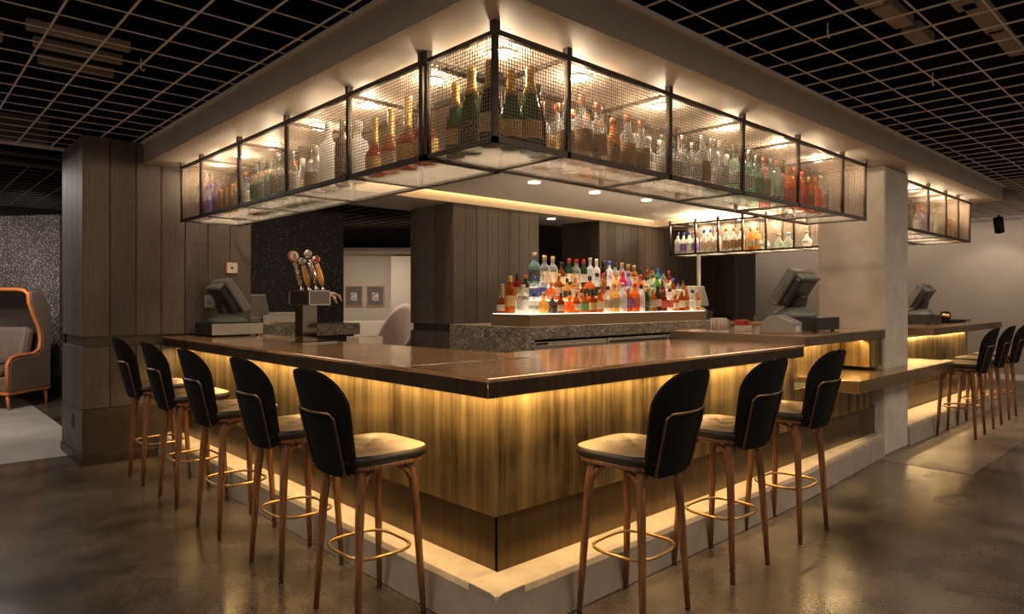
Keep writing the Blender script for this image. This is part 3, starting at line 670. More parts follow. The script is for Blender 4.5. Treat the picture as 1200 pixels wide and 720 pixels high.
ZS = ZB + .0062
def cb(kind, g, l, c, x, y, s, label, grp): bottle(kind, g, l, c, (x, y, ZS), s, label, grp)
def bayrow(spec, place, where, grp):
    for i, (k, g, l, c, s) in enumerate(spec):
        x, y = place(i); cb(k, g, l, c, x, y, s, (f'{WORD[g]} carton' if k == 'box' else f'{WORD[g]} {SHAPE[k]} bottle') + f', {ORD[i]} from near end, {where}', grp)
def along(axis, off, a0, a1, n): return lambda i: ((off, a0+(a1-a0)*(i+.5)/n) if axis == 'x' else (a0+(a1-a0)*(i+.5)/n, off))
# corner bay: champagne
for k, (x, y, g, s, t) in enumerate([(.20,.47,'green',1.1,'green champagne bottle with tall gold foil at the left of the corner bay'),(.205,.355,'green',1.26,'biggest green champagne bottle with gold foil and red seal in the corner bay'),
      (.17,.18,'black',1.2,'black champagne bottle standing behind the corner post'),(.285,.165,'green',1.12,'green champagne bottle just right of the corner post'),
      (.395,.15,'green',1.25,'green champagne bottle with tall gold neck at the right of the corner bay')]):
    cb('champ', g, 'black' if k == 1 else 'gold', 'gold', x, y, s, t, 'champagne bottles in the corner bay')
cb('champ', 'black', None, 'black', .49, .20, 1.08, 'black champagne bottle with black foil beside the right post of the corner bay', 'champagne bottles in the corner bay')
W = 'front row, {} bay, left mesh cage'
bayrow([('longneck','rust','gold','gold',1.42),('longneck','rust','gold','gold',1.38),('longneck','amber','cream','gold',1.25),('longneck','rust','gold','gold',1.2)],
       along('x', .19, .62, 1.27, 4), W.format('second'), 'cognac bottles in the left cage')
bayrow([('square','frost',None,'white',1.45),('wine','dark','black','black',1.28),('spirit','frost',None,'white',1.5),('flask','clear','tan','silver',1.3)],
       along('x', .22, 1.34, 2.06, 4), W.format('third'), 'bottles in the third bay of the left cage')
mix = lambda *a: list(a)
bayrow([('spirit','clear','white','silver',1.05)]*2 + [('spirit','clear','cream','white',1.15),('spirit','paleg','white','white',1.0),('tall','clear','white','white',1.0),('spirit','paleg','green','white',1.05)],
       along('x', .17, 2.14, 2.86, 6), W.format('fourth'), 'clear bottles in the left cage')
bayrow([('spirit','clear','white','orange',1.0),('spirit','paleg','white','silver',1.0),('spirit','clear','tan','white',1.1),('spirit','clear','white','orange',1.1),('spirit','paleg','white','orange',1.05),('spirit','clear','white','white',1.05)],
       along('x', .36, 2.14, 2.86, 6), W.format('fourth').replace('front','back'), 'clear bottles in the left cage')
bayrow([('spirit','paleg','white','copper',.95),('spirit','clear','cream','copper',.95),('box','brownbox',None,'tan',.70),('box','brownbox',None,'tan',.66),('box','brownbox',None,'tan',.64),('spirit','lilac','purple','purple',.95)],
       along('x', .17, 2.95, 3.66, 6), W.format('fifth'), 'bottles and cartons in the fifth bay of the left cage')
bayrow([('spirit','clear','white','orange',1.1),('spirit','clear','tan','orange',1.1),('spirit','amber','cream','orange',1.1),('spirit','clear','purple','purple',1.1),('spirit','clear','white','orange',1.1)],
       along('x', .36, 2.95, 3.66, 5), W.format('fifth').replace('front','back'), 'bottles and cartons in the fifth bay of the left cage')
bayrow([('spirit','clear','purple','purple',1.0),('spirit','lilac','purple','blue',1.0),('spirit','clear','purple','orange',1.1),('spirit','clear','tan','blue',1.1)],
       along('x', .2, 3.76, 4.15, 4), W.format('sixth'), 'purple labelled bottles in the left cage')
W = '{} row, {} bay, front mesh cage'
bayrow([('spirit','clear','brown','copper',1.05),('spirit','clear','brown','copper',1.25),('spirit','clear','brown','copper',1.2),('spirit','whiskey','brown','copper',1.0),('spirit','clear','brown','copper',1.15),('spirit','clear','brown','copper',1.12)],
       along('y', .17, .60, 1.36, 6), W.format('front','second'), 'brown labelled bottles in the front cage')
bayrow([('spirit','clear','brown','copper',1.2),('spirit','clear','cream','copper',1.25),('spirit','clear','brown','copper',1.2),('spirit','whiskey','brown','copper',1.2),('spirit','clear','tan','copper',1.15),('spirit','clear','brown','copper',1.1)],
       along('y', .36, .62, 1.34, 6), W.format('back','second'), 'brown labelled bottles in the front cage')
bayrow([('spirit','clear','white','silver',.95),('square','clear','cream','silver',1.0),('spirit','clear','white','silver',1.05),('square','clear','white','silver',1.1),('spirit','clear','brown','silver',1.2),('tall','clear',None,'silver',1.02),('spirit','clear','white','white',1.2)],
       along('y', .16, 1.44, 2.2, 7), W.format('front','third'), 'clear bottles in the front cage')
bayrow([('spirit','clear','white','silver',1.1)]*3 + [('spirit','clear','cream','tan',1.15),('square','clear','white','silver',1.15),('spirit','clear','white','silver',1.2)],
       along('y', .36, 1.44, 2.2, 6), W.format('back','third'), 'clear bottles in the front cage')
bayrow([('tall','paleg','white','silver',1.0),('spirit','paleg','white','copper',1.1),('tall','paleg','white','silver',1.0),('spirit','paleg','green','silver',1.1),('spirit','clear','tan','copper',1.1),('tall','paleg',None,'silver',.95),('spirit','paleg','white','copper',1.15)],
       along('y', .16, 2.27, 3.0, 7), W.format('front','fourth'), 'greenish bottles in the front cage')
bayrow([('tall','paleg','white','silver',1.02)]*3 + [('spirit','paleg','green','silver',1.15),('tall','clear','white','silver',1.0),('spirit','paleg','white','silver',1.15)],
       along('y', .36, 2.27, 3.0, 6), W.format('back','fourth'), 'greenish bottles in the front cage')
bayrow([('wine','orange','orange' if 0 else 'red','orange',.95),('spirit','orange',None,'red',1.1),('spirit','orange','red','red',1.05),('spirit','whiskey','brown','tan',.95),('spirit','orange',None,'orange',1.0),('spirit','clear','white','silver',1.1)],
       along('y', .17, 3.08, 3.82, 6), W.format('front','fifth'), 'orange bottles in the front cage')
bayrow([('spirit','orange','cream','orange',1.15),('tall','clear','white','silver',.95),('spirit','clear','cream','copper',1.1),('spirit','clear','white','silver',1.1),('tall','clear','white','white',.98)],
       along('y', .36, 3.08, 3.82, 5), W.format('back','fifth'), 'orange bottles in the front cage')
W = '{} bay, mesh cage beyond the column'
bayrow([('spirit','clear','white','orange',1.1),('spirit','lilac','purple','orange',1.05),('spirit','clear','white','copper',1.1)], along('y', .18, 6.14, 6.68, 3), W.format('second'), 'bottles in the cage beyond the column')
bayrow([('spirit','paleg','white','silver',1.1),('spirit','clear','tan','silver',1.05),('spirit','paleg','cream','silver',1.1),('spirit','whiskey','brown','copper',1.0)], along('y', .18, 6.74, 7.17, 4), W.format('third'), 'bottles in the cage beyond the column')
bayrow([('spirit','amber','brown','gold',1.0),('spirit','whiskey','gold','gold',1.05),('spirit','amber','brown','gold',1.0)], along('y', .18, 7.23, 7.65, 3), W.format('fourth'), 'bottles in the cage beyond the column')
W = '{} bay of the open far cage'
bayrow([('spirit','frost','white','black',1.2),('spirit','frost','purple','blue',1.18),('spirit','frost','white','blue',1.2),('spirit','frost','purple','blue',1.18)], along('x', 7.22, 3.85, 3.44, 4), W.format('leftmost'), 'frosted bottles in the far cage')
bayrow([('spirit','clear','cream','blue',1.25)]*3, along('x', 7.22, 3.40, 3.06, 3), W.format('second'), 'blue capped bottles in the far cage')
bayrow([('spirit','clear','brown','orange',1.22)]*3, along('x', 7.22, 3.03, 2.68, 3), W.format('third'), 'orange capped bottles in the far cage')
bayrow([('spirit','whiskey','cream','orange',1.15),('spirit','yellow','cream','orange',1.15),('decanter','clear','white','silver',.98)], along('x', 7.22, 2.65, 2.32, 3), W.format('fourth'), 'pale bottles in the far cage')
bayrow([('decanter','paleg',None,'tan',.95),('decanter','paleg',None,'silver',1.0)], along('x', 7.22, 2.24, 1.98, 2), W.format('fifth'), 'decanters in the far cage')
bayrow([('decanter','frost','white','tan',1.0)], along('x', 7.22, 1.86, 1.72, 1), W.format('sixth'), None)
bayrow([('box','brownbox','white',None,1.2)], along('x', 7.22, 1.5, 1.3, 1), W.format('seventh'), None)

# ------------------------------------------------------------------ bar stools
def make_stool():
    r = empty('bar_stool')
    # seat rim, rounded square plate
    def rsq(hw, hd, n=28, p=4.2, cy=0): 
        out = []
        for k in range(n):
            a = 2*PI*k/n; ca, sa = math.cos(a), math.sin(a); e = (abs(ca)**p+abs(sa)**p)**(-1/p); out.append((hw*e*ca, cy+hd*e*sa))
        return out
    b = MB(); b.prism(rsq(.206, .20), .684, .704); b.build('seat_frame', M_walnut, r, bevel=.005)
    # one leather: shaded side and lit tufted top, put into the colours
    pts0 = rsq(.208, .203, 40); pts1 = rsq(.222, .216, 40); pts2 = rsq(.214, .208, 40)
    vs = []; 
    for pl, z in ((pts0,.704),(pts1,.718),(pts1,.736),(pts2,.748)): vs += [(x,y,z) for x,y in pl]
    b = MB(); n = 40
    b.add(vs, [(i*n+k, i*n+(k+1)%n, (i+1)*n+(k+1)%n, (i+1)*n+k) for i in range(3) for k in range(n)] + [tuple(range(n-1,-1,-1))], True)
    b.build('cushion_side_shaded', M_leather_shaded, r)
    tu = [(-.075,.07),(.075,.07),(-.075,-.07),(.075,-.07),(0,0)]
    def top(u, t):
        a = 2*PI*u; ca, sa = math.cos(a), math.sin(a); p = 4.2; e = (abs(ca)**p+abs(sa)**p)**(-1/p); rr = t
        x, y = .2135*e*ca*rr, .2075*e*sa*rr
        z = .747 + .020*(1-rr**4)
        for qx, qy in tu: z -= .017*math.exp(-((x-qx)**2+(y-qy)**2)/.0007)
        z -= .006*max(0, 1-abs(abs(x)-abs(y))/.012)*max(0, 1-rr)
        return (x, y, z)
    b = MB(); b.grid(top, 40, 12); b.build('cushion_top', M_leather_lit, r)
    # legs
    for sx in (-1, 1):
        for sy in (-1, 1):
            b = MB()
            b.tube([(sx*.182,sy*.166,.012),(sx*.170,sy*.154,.25),(sx*.158,sy*.142,.48),(sx*.149,sy*.133,.60),(sx*.138,sy*.124,.655),(sx*.125,sy*.112,.69)], [.0125,.0165,.0195,.021,.0235,.03], 12)
            lg = b.build('leg', M_walnut, r)
            MB().lathe([(.012,0),(.013,.014)], 10, (sx*.182,sy*.166,0)).build('foot', M_rubber, lg)
    # curved apron braces between neighbouring legs under the seat
    b = MB()
    for s in (-1, 1):
        b.tube([(s*(.148-.012*math.sin(PI*t)), -.128+.256*t, .60+.075*math.sin(PI*t)**.55) for t in [i/12 for i in range(13)]], [.018-.009*math.sin(PI*i/12) for i in range(13)], 8)
        b.tube([(-.145+.29*t, s*(.130-.012*math.sin(PI*t)), .60+.075*math.sin(PI*t)**.55) for t in [i/12 for i in range(13)]], [.018-.009*math.sin(PI*i/12) for i in range(13)], 8)
    b.build('apron', M_walnut, r)
    ring = [(x, y, .298) for x, y in rsq(.166, .152, 36, 3.4)]
    b = MB(); b.tube(ring, .0078, 8, True); b.build('foot_ring', M_footbrass, r)
    # backrest shell
    def yb(x, z): return -.205 - .11*(z-.66)/.44 + 1.25*x*x
    def sh(u, v):
        z = .655 + .455*v
        hw = .176 + .04*min(1, v/.7)
        if v > .58: hw *= max(0, 1-((v-.58)/.42)**2.5)**(1/2.6)
        if v < .1: hw *= max(0, 1-.35*((.1-v)/.1)**2.2)
        hw = max(hw, .012)
        x = (u*2-1)*hw
        return (x, yb(x, z), z)
    vv = [0,.02,.05,.1,.2,.3,.4,.5,.6,.7,.78,.85,.9,.94,.97,.985,.995,1]
    b = MB(); nu = 14; vs = [sh(i/nu, v) for v in vv for i in range(nu+1)]
    b.add(vs, [(j*(nu+1)+i, j*(nu+1)+i+1, (j+1)*(nu+1)+i+1, (j+1)*(nu+1)+i) for j in range(len(vv)-1) for i in range(nu)], True)
    o = b.build('backrest', M_black_fabric, r, solid=.02)
    md = o.modifiers.new('bevel','BEVEL'); md.width = .008; md.segments = 2; md.limit_method = 'ANGLE'; md.angle_limit = math.radians(50)
    # bronze bracket: upside-down U up the back of the shell
    P = []
    def bp(x, z, d=.017): return (x, yb(x, z)-d, z)
    P.append((-.138, -.17, .672)); P.append((-.140, -.205, .668))
    for t in range(7): P.append(bp(-.142-.008*t/6, .675+.225*t/6))
    for t in range(1, 5): a = PI/2*t/5; P.append(bp(-.150+.03*(1-math.cos(a)), .90+.03*math.sin(a)))
    for t in range(0, 7): P.append(bp(-.12+.24*t/6, .93))
    Q = [(-x, y, z) for x, y, z in P[:13]][::-1]
    b = MB(); b.tube(P + Q, .0072, 8); b.build('back_bracket', M_bronze, r)
    return r
base = make_stool()
stools = [(-.242,.535,-90,'bar stool with black back nearest the bar corner on the left side of the bar'),
 (-.240,1.272,-90,'second bar stool from the corner along the left side of the bar'),
 (-.250,2.08,-90,'middle bar stool of the five along the left side of the bar'),
 (-.243,2.885,-90,'fourth bar stool from the corner along the left side of the bar'),
 (-.250,3.645,-90,'bar stool standing closest to the dark timber pillar'),
 (.620,-.285,3,'bar stool with black back nearest the bar corner on the front side'),
 (1.39,-.275,0,'middle bar stool of the three on the front side of the bar'),
 (2.17,-.265,0,'bar stool at the front side of the bar, beside the low brass table'),
 (6.28,-.20,0,'bar stool at the far bar, nearest the low brass table end'),
 (7.08,-.185,0,'middle bar stool of the three at the far bar'),
 (7.90,-.17,0,'farthest bar stool at the far bar, near the grey wall')]
for i, (x, y, a, lb) in enumerate(stools):
    o = base if i == 0 else copy_tree(base)
    o.location = (x, y, 0); o.rotation_euler = (0, 0, math.radians(a)); tag(o, lb, 'bar stool', 'walnut bar stools')
for o in list(base.children): pass
# the far stools stand on the floor sheet with light in its colour
for o in S.objects:
    if o.name.startswith('bar_stool') and o.location.x > 5: o.location.z = .003

# ------------------------------------------------------------------ registers, taps and small things
def drawer(name, loc, sx, sy, h, label, face, side=None):
    r = empty(name, loc); tag(r, label, 'cash drawer')
    MB().box(0, 0, .012, sx, sy, h).build('casing', face, r, bevel=.004)
    MB().box(.004, -.004, .016, sx-.004, .003, h-.004).build('front_plate', face if not side else side, r, bevel=.002)
    f = MB()
    for x in (.04, sx-.04):
        for y in (.04, sy-.04): f.lathe([(.016,0),(.016,.014)], 10, (x, y, 0))
    f.build('rubber_feet', M_rubber, r)
    return r
def terminal(loc, rz, label, body=M_pos, tilt=33, sc=1.0):
    """till screen on a pedestal; local +x is the side the screen faces"""
    r = empty('till_terminal', loc, rz); r.scale = (sc, sc, sc); tag(r, label, 'till')
    b = MB(); b.lathe([(.14,0),(.145,.015),(.125,.04),(.08,.065),(.06,.075)], 20, (0,0,0), p=3, ys=.95); b.build('foot', body, r)
    b = MB(); b.obox((-.03,0,.105), (.038,.065,.062), (0, math.radians(-14), 0)); b.build('neck', M_posdark, r, bevel=.012)
    t = math.radians(tilt)
    R = Matrix.Rotation(-t, 3, 'Y')     # leans the top away from the screen side
    def at(x, y, z): v = R @ Vector((x, y, z)); return (v.x, v.y, v.z+.205)
    b = MB(); b.obox(at(.025,0,0), (.034,.175,.150), R); b.build('screen_housing', body, r, bevel=.014)
    b = MB(); b.obox(at(.0605,0,.005), (.003,.150,.122), R); b.build('screen', M_screen, r)
    b = MB(); b.obox(at(-.03,0,.0), (.04,.135,.118), R); b.build('rear_housing', M_posdark if body is M_pos else body, r, bevel=.018)
    b = MB(); b.obox(at(-.03,0,.128), (.045,.14,.012), R); b.build('rear_cover', body, r, bevel=.008)
    b = MB(); b.obox(at(.03,.178,-.02), (.02,.006,.06), R); b.build('card_reader', body, r, bevel=.004)
    return r
# left register by the timber pillar
drawer('cash_drawer', (.245, 3.94, 1.0706), .46, .42, .118, 'grey cash drawer on the left end of the copper bar top', M_posdark, M_poslight)
terminal((.46, 4.14, 1.189), 0, 'grey till terminal on the cash drawer by the timber pillar', M_pos, 33, 1.12)
# right register
drawer('cash_drawer', (3.66, .17, 1.134), .44, .42, .118, 'black cash drawer on the raised counter beside the column', M_posdark, M_posdark)
terminal((3.80, .42, 1.252), PI/2, 'grey till terminal on the raised counter seen from its back', M_pos, 33, 1.15)
# far register
drawer('cash_drawer', (8.05, .55, 1.074), .44, .40, .12, 'black cash drawer on the far bar behind the column', M_posdark, M_posdark)
terminal((8.2, .72, 1.194), PI/2, 'till terminal on the far bar half hidden by the column', M_pos, 33, 1.15)
# receipt printer
rp = empty('receipt_printer', (3.20, .16, 1.134), math.radians(0)); tag(rp, 'grey wedge shaped receipt printer beside the right cash drawer', 'printer')
b = MB(); b.extrude([(0,0),(.27,0),(.27,.06),(.20,.135),(.13,.145),(0,.09)], 'x', 0, .16); b.build('casing', plain('printer_grey', (.25,.235,.235), .45, noise=.05), rp, bevel=.008)
MB().box(.05, -.002, .02, .11, .0005, .06).build('paper_sticker', M_white_pl, rp)
MB().tube([(.16+.02*math.sin(PI*t/10), .05+.02*t/2, .03+.09*math.sin(PI*t/10)) for t in range(11)], .004, 6).build('cable', M_white_pl, rp)
# rack of cups and red holder at the inner edge
ck = empty('straw_rack', (3.10, .72, 1.134)); tag(ck, 'small pale rack of straws beside the printer', 'rack')
MB().box(0, 0, 0, .16, .10, .012).build('base', M_white_pl, ck)
for i in range(4):
    for j in range(3):
        MB().lathe([(.012,.0),(.014,.10),(.012,.10)], 8, (.025+.037*i, .02+.03*j, .012)).build('straw_tube', plain('pale_pink', (.62,.48,.42), .5, noise=.1), ck)
rh = empty('napkin_caddy', (3.32, .62, 1.134)); tag(rh, 'red and clear caddy between the straw rack and the printer', 'caddy')
MB().box(0,0,0,.13,.09,.05).build('tray', M_white_pl, rh, bevel=.003); MB().box(.01,.005,.05,.09,.085,.095).build('red_box', M_red, rh, bevel=.003)
# gold candle and dark tray on far bar, ball behind right register
tr_ = empty('serving_tray', (9.0, .55, 1.074)); tag(tr_, 'flat black tray on the far bar', 'tray')
MB().box(0, 0, .012, .95, .35, .026).build('plate', M_rubber, tr_, bevel=.004); MB().box(.05,.05,0,.9,.3,.014).build('foot', M_rubber, tr_)
def votive(loc, label, r=.05):
    e = empty('gold_votive', loc); tag(e, label, 'candle holder', 'gold votives')
    MB().lathe([(r*.5,0),(r*.9,r*.35),(r,r*.85),(r*.85,r*1.4),(r*.6,r*1.65),(r*.55,r*1.5)], 18).build('bowl', M_gold, e)
    MB().lathe([(r*.5,r*1.2),(r*.45,r*1.45)], 12).build('candle', M_white_pl, e)
votive((9.35, .72, 1.1), 'round gold candle holder on the black tray of the far bar', .075)
votive((4.35, .70, 1.134), 'small gold candle holder behind the right register', .032)
# monitor right of the bottle display
sb = empty('equipment_box', (6.52, 2.98, 1.116)); tag(sb, 'dark low box on the granite beside the bottle display', 'box')
MB().box(0,0,0,.34,.34,.115).build('casing', plain('box_grey', (.06,.055,.05), .5, noise=.05), sb, bevel=.004); MB().box(.02,-.003,.02,.32,.001,.095).build('front_plate', M_posdark, sb)
terminal((6.66, 3.14, 1.231), math.radians(-100), 'silver till screen standing on the low box right of the bottles', M_poslight, 18, 1.0)
# beer tap tower
tt = empty('beer_tower', (.40, 2.50, 1.0706)); tag(tt, 'mirror finish beer tower with four tap handles on the bar top', 'beer tower')
MB().box(.02, .06, 0, .30, .26, .010).build('base_plate', M_chrome, tt, bevel=.002)
MB().box(.04, .10, .010, .155, .235, .29).build('column', M_mirror, tt, bevel=.003)
tbx = MB().box(.04, .0, .29, .205, .33, .392).build('head', M_mirror, tt, bevel=.003)
ed = MB()
for x in (.04, .205): ed.box(x-.004, -.004, .288, x+.004, .003, .394)
ed.box(.036, -.004, .388, .209, .002, .396); ed.box(.036, -.004, .286, .209, .002, .294)
ed.box(.036, .0, .388, .042, .33, .396); ed.box(.036, .0, .286, .042, .33, .294); ed.box(.036, .326, .288, .042, .334, .394)
ed.build('edge_trim', M_chrome, tt)
handles = [(.13,.30,'spring','badge8'),(.15,.215,'wood','none'),(.165,.125,'chrome','none'),(.175,.04,'wood','redbadge')]
for i, (x, y, st, bd) in enumerate(handles):
    h = empty('tap_handle', (x, y, .392)); h.parent = tt; h.rotation_euler = (0, math.radians(-15), 0); h.scale = (1, 1, (1.06, .9, 1.1, .93)[i])
    m = {'spring':M_chrome,'wood':M_taporange,'chrome':M_chrome}[st]
    MB().lathe([(.016,0),(.016,.02),(.008,.03),(.008,.05)], 12).build('ferrule', M_chrome, h)
    if st == 'spring':
        b = MB(); b.tube([(.016*math.cos(t*.9), .016*math.sin(t*.9), .05+.0027*t) for t in range(66)], .0045, 6); b.tube([(0,0,.04),(0,0,.24)], .007, 8)
    else: b = MB().lathe([(.014,.05),(.024,.10),(.021,.18),(.016,.225)], 12)
    b.build('grip', m, h)
    R = Matrix.Rotation(math.radians(90), 3, 'X')
    disc = MB().lathe([(.025,-.011),(.030,-.009),(.030,.009),(.025,.011)] if bd != 'badge8' else [(.036,-.016),(.042,-.013),(.042,.013),(.036,.016)], 20 if bd != 'badge8' else 8)
    disc.v = [tuple(R @ Vector(v) + Vector((0,0,.262))) for v in disc.v]
    d = disc.build('badge', {'badge8':plain('badge_red',(.50,.10,.07),.3,noise=.05),'redbadge':M_chrome,'none':M_chrome}[bd], h)
    d2 = MB().lathe([(.022 if bd != 'badge8' else .034,0),(.022 if bd != 'badge8' else .034,.003)], 20 if bd != 'badge8' else 8); d2.v = [tuple(R @ Vector(v) + Vector((0,-.0155 if bd == 'badge8' else -.0105,.262))) for v in d2.v]
    d2.build('badge_face', {'badge8':M_white_pl,'redbadge':M_red,'none':M_poslight}[bd], h)
    if bd == 'badge8':
        cu = bpy.data.curves.new('numeral', 'FONT'); cu.body = '8'; cu.size = .05; cu.align_x = 'CENTER'; cu.align_y = 'CENTER'; cu.extrude = .001
        tmp = bpy.data.objects.new('numeral_curve', cu); me = bpy.data.meshes.new_from_object(tmp); bpy.data.objects.remove(tmp)
        to = bpy.data.objects.new('numeral', me); COL.objects.link(to); to.parent = h; to.location = (0, -.020, .262); to.rotation_euler = (PI/2, 0, 0); me.materials.clear(); me.materials.append(M_posdark)
    fz = MB().tube([(.0,0,.0),(.05,0,-.01),(.085,0,-.04),(.095,0,-.09)], [.012,.011,.010,.008], 8)
    fz.v = [(a+(.205-x), b_, c-.03) for a, b_, c in fz.v]; fz.build('spout', M_chrome, h)
# left back counter with printer and monitor
lc = empty('left_counter'); tag(lc, 'granite side counter behind the beer taps', 'counter')
MB().box(1.0, 5.40, .96, 2.56, 5.95, 1.10).build('granite_top', M_granite, lc, bevel=.004); MB().box(1.05, 5.45, 0, 2.5, 5.9, .96).build('carcass', M_rubber, lc)
pr_ = empty('office_printer', (1.40, 5.42, 1.10)); tag(pr_, 'white printer on the granite counter by the timber pillar', 'printer')
MB().box(0,0,0,.46,.20,.12).build('casing', M_white_pl, pr_, bevel=.012); MB().box(.06,.02,.12,.36,.18,.15).build('lid', M_white_pl, pr_, bevel=.01); MB().box(.06,-.05,.03,.46,.02,.045).build('paper_tray', M_card, pr_)
terminal((1.27, 5.72, 1.2195+.0), math.radians(-60), 'white till screen behind the printer at the pillar', M_white_pl, 12, 1.0).location = (1.37, 5.78, 1.10)
bx = empty('carton', (.93, 2.75, .90)); 
tag(bx, 'white carton on the shelf behind the copper bar top', 'box')
MB().box(.02,-.08,0,.24,.12,.19).build('body', M_card, bx, bevel=.003); MB().box(.02,-.081,.187,.24,.121,.194).build('lid', M_card, bx, bevel=.002)
sh_ = MB().box(.80, 1.2, .86, 1.25, 4.3, .90).build('under_bar_shelf', M_stainless); tag(sh_, 'steel shelf behind the left bar top', 'shelf')
MB().box(.84, 1.25, 0, 1.2, 4.25, .86).build('carcass', M_rubber, sh_)
# pillar fittings
th_ = empty('wall_box', (.60, 4.452, 1.70)); tag(th_, 'small red and white alarm box on the timber pillar', 'alarm')
MB().box(-.055,-.03,-.055,.055,.008,.055).build('casing', plain('alarm_red',(.40,.14,.08),.4,noise=.1), th_, bevel=.006); MB().box(-.042,-.034,-.048,.052,-.03,.05).build('face', M_white_pl, th_, bevel=.001)
MB().lathe([(.012,0),(.012,.004)],12).build('lens', M_rubber, th_); th_.children[-1].rotation_euler = (PI/2,0,0); th_.children[-1].location = (0.0,-.033,0)
ol = empty('power_outlet', (.40, 4.456, 1.38)); tag(ol, 'steel power outlet plate behind the left till terminal', 'outlet')
MB().box(-.04,-.006,-.06,.04,.004,.06).build('plate', M_stainless, ol, bevel=.002); MB().box(-.018,-.03,-.02,.018,-.006,.025).build('plug', plain('plug_blue',(.18,.22,.40),.4,noise=.05), ol, bevel=.004)
# framed pictures on the alcove wall
wd = Vector((2.4, -2.23, 0)).normalized(); wn = Vector((-wd.y*-1, 0, 0))
ang = math.atan2(wd.y, wd.x)
for i, t in enumerate((1.62, 2.03)):
    p = Vector((3.6, 10.53, 0)) + wd*t; nrm = Vector((wd.y, -wd.x, 0)); p += nrm*.004
    f = empty('framed_picture', (p.x, p.y, 1.46), ang); tag(f, ['framed picture on the alcove wall beside the beer taps','framed picture on the alcove wall beside the beige chair'][i], 'picture', 'framed pictures on the alcove wall')
    b = MB(); b.box(-.17,-.03,-.2,.17,0,-.182); b.box(-.17,-.03,.182,.17,0,.2); b.box(-.17,-.03,-.182,-.152,0,.182); b.box(.152,-.03,-.182,.17,0,.182)
    b.build('frame', M_frame_wood, f, bevel=.002); MB().box(-.152,-.014,-.182,.152,-.002,.182).build('mount', M_mat, f); MB().box(-.06,-.018,-.085,.06,-.014,.07).build('print', M_print, f)
# banquette and lounge chairs
bq = empty('banquette', (4.55, 8.93, 0), ang); tag(bq, 'cream upholstered banquette along the alcove wall', 'bench')
MB().box(-1.3, -.55, .12, .55, .3, .45).build('seat', M_bench, bq, bevel=.03); MB().box(-1.3, .15, .45, .55, .35, 1.0).build('backrest', M_bench, bq, bevel=.03); MB().box(-1.28,-.5,0,.53,.3,.12).build('plinth', M_rubber, bq)
def tub_chair(loc, rz, label):
    r = empty('lounge_chair', loc, rz); tag(r, label, 'chair', 'beige lounge chairs')
    def sh(u, v):
        a = -PI*.62 + 1.24*PI*u; k = math.cos(a*.8)
        z = .42 + (.25 + .66*max(0, k)**1.3)*v
        rr = .29 + .05*v
        return (rr*math.sin(a), rr*math.cos(a)*.95+.05*v, z)
    b = MB(); b.grid(sh, 20, 10); b.build('backrest', M_chair, r, solid=.06)
    MB().lathe([(.25,.36),(.29,.38),(.29,.46),(.24,.49)], 24, p=2.6).build('seat', M_chair, r)
    for sx in (-1,1):
        for sy in (-1,1): MB().tube([(sx*.2,sy*.2,0),(sx*.17,sy*.17,.37)], [.012,.018], 8).build('leg', M_walnut, r)
tub_chair((4.30, 7.35, 0), math.radians(-70), 'beige lounge chair beside the back timber pillar')
tub_chair((3.70, 7.86, 0), math.radians(60), 'beige lounge chair partly hidden by the sparkling black wall')
lt = empty('lounge_table', (3.45, 8.55, 0)); tag(lt, 'pale round lounge table near the banquette', 'table')
MB().lathe([(.30,.73),(.31,.745),(.30,.76)], 28).build('table_top', M_bench, lt); MB().tube([(0,0,.02),(0,0,.73)], .03, 10).build('pedestal', M_rubber, lt); MB().lathe([(.2,0),(.2,.015),(.03,.03)], 20).build('base', M_rubber, lt)
# hooded sofa in the left lounge
sf = empty('hooded_sofa', (-.45, 8.61, .004), math.atan2(-.69, -.73)+PI/2); tag(sf, 'brown hooded sofa with orange wood trim in front of the wallpaper', 'sofa')
# local: -y is the front, +x towards the seen right side
Wd, Dp = 1.5, .70
x1 = .0; x0 = -Wd; xm = (x0+x1)/2
MB().box(x0+.02, -Dp/2, .22, x1-.02, Dp/2, .42).build('seat_base', M_sofa, sf, bevel=.03)
for i in range(2): MB().box(x0+.08+i*.68, -Dp/2-.02, .42, x0+.74+i*.68, Dp/2-.12, .54).build('seat_cushion', M_sofa, sf, bevel=.04)
for i in range(2):
    b = MB(); b.obox((x0+.41+i*.68, .12, .78), (.32,.09,.25), (math.radians(-12),0,0)); b.build('back_cushion', M_sofa, sf, bevel=.06)
def hood(u, v):
    t = v*1.9
    if t <= 1: y, z = .33, .3 + .95*t
    else:
        a = (t-1)/.9*PI/2; y, z = .33 - .34*math.sin(a)*1.0, 1.25 + .26*math.sin(a)**.8 if a < PI/2 else 1.51
    return (x0+.04+(Wd-.08)*u, y, z)
bk_ = MB(); bk_.grid(hood, 10, 26); bk_.build('hood', M_sofa_dark, sf, solid=.05)
def side_poly(x):
    pr = [(-Dp/2,.22),(-Dp/2+.02,.62),(-.20,.655),(.10,.665),(.19,.74),(.21,.86),(.18,1.02),(.08,1.2),(.01,1.36),(.0,1.50),(.14,1.50),(.28,1.40),(.35,1.22),(.35,.22)]
    return MB().extrude(pr, 'x', x-.035, x+.035)
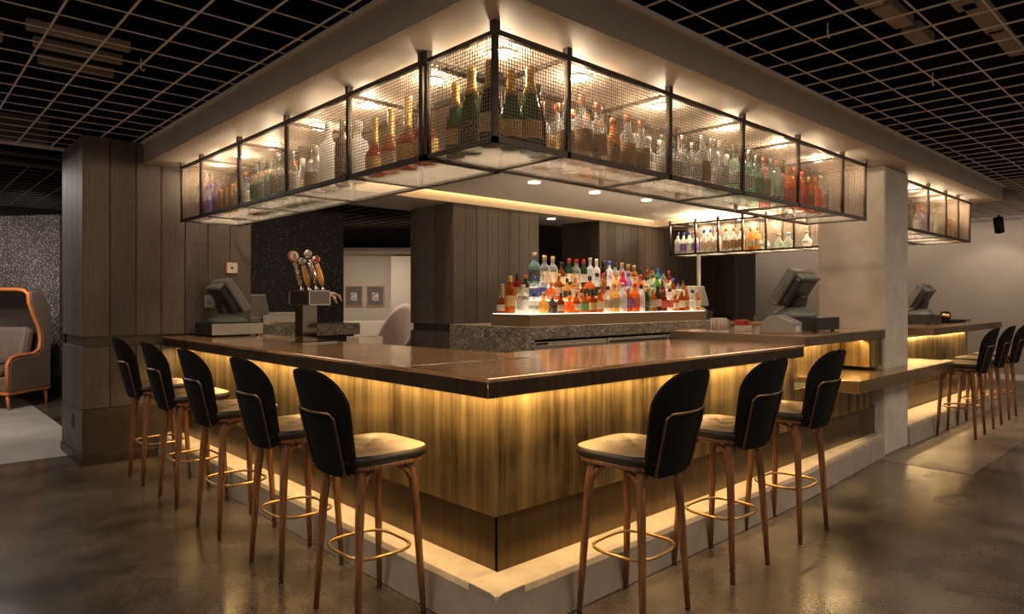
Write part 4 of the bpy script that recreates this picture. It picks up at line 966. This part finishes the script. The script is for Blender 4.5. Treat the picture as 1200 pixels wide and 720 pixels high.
for x in (x0, x1): side_poly(x).build('side_panel', M_sofa, sf, bevel=.015)
trim_pts = [(-Dp/2,.24),(-Dp/2-.01,.58),(-Dp/2+.05,.655),(-.20,.675),(.08,.685),(.17,.74),(.19,.86),(.16,1.02),(.06,1.2),(-.01,1.36),(-.02,1.47)]
path = [(x1+.01,y,z) for y,z in trim_pts] + [(x1-.04,-.03,1.51),(x1-.12,-.04,1.525)] + [(x0+.12,-.04,1.525),(x0+.04,-.03,1.51)] + [(x0-.01,y,z) for y,z in trim_pts[::-1]]
MB().tube(path, .024, 8).build('wood_trim', M_orange_wood, sf)
MB().box(x0-.03,-Dp/2-.01,.19,x1+.03,Dp/2,.23).build('wood_rail', M_orange_wood, sf, bevel=.008)
for x in (x0+.02, x1-.02):
    for y in (-Dp/2+.03, Dp/2-.04): MB().tube([(x+(.02 if x>xm else -.02), y, 0),(x, y, .2)], [.014,.024], 8).build('leg', M_orange_wood, sf)
area('lounge_fill', (-1.6, 6.7, 2.7), (0, 0, 0), 1.6, 1.6, 26, (1, .88, .78))  # added light to brighten the lounge floor evenly
spot('sofa_fill', (-2.0, 6.4, 2.7), (-.7, 8.3, .5), 60, 95, (1, .88, .76), .08)  # added spot that lifts the sofa
# track spot by the grey wall
ts = empty('track_spot', (11.45, .50, 2.78)); tag(ts, 'black track spotlight hanging near the grey wall', 'spotlight')
MB().tube([(0,0,0),(0,0,-.09)], .012, 8).build('stem', M_rubber, ts); c_ = MB().tube([(-.05,0,-.06),(.06,0,-.28)], .07, 14); c_.build('head', M_rubber, ts)
spot('track_lamp', (11.55, .5, 2.48), (12.5, .8, 1.6), 12, 80, SOFT)
area('wall_wash', (11.7, 2.0, 2.72), (0, math.radians(-35), 0), .3, 7.0, 17, SOFT)
# ceiling hooks in the void
for k, (x, y) in enumerate([(-.75, 2.2), (1.65, -.72), (2.9, -.85)]):
    o = MB().tube([(x, y, 2.80), (x, y, 2.74), (x+.012, y, 2.725), (x+.02, y, 2.74)], .004, 6).build('ceiling_hook', M_trim); struct(o)
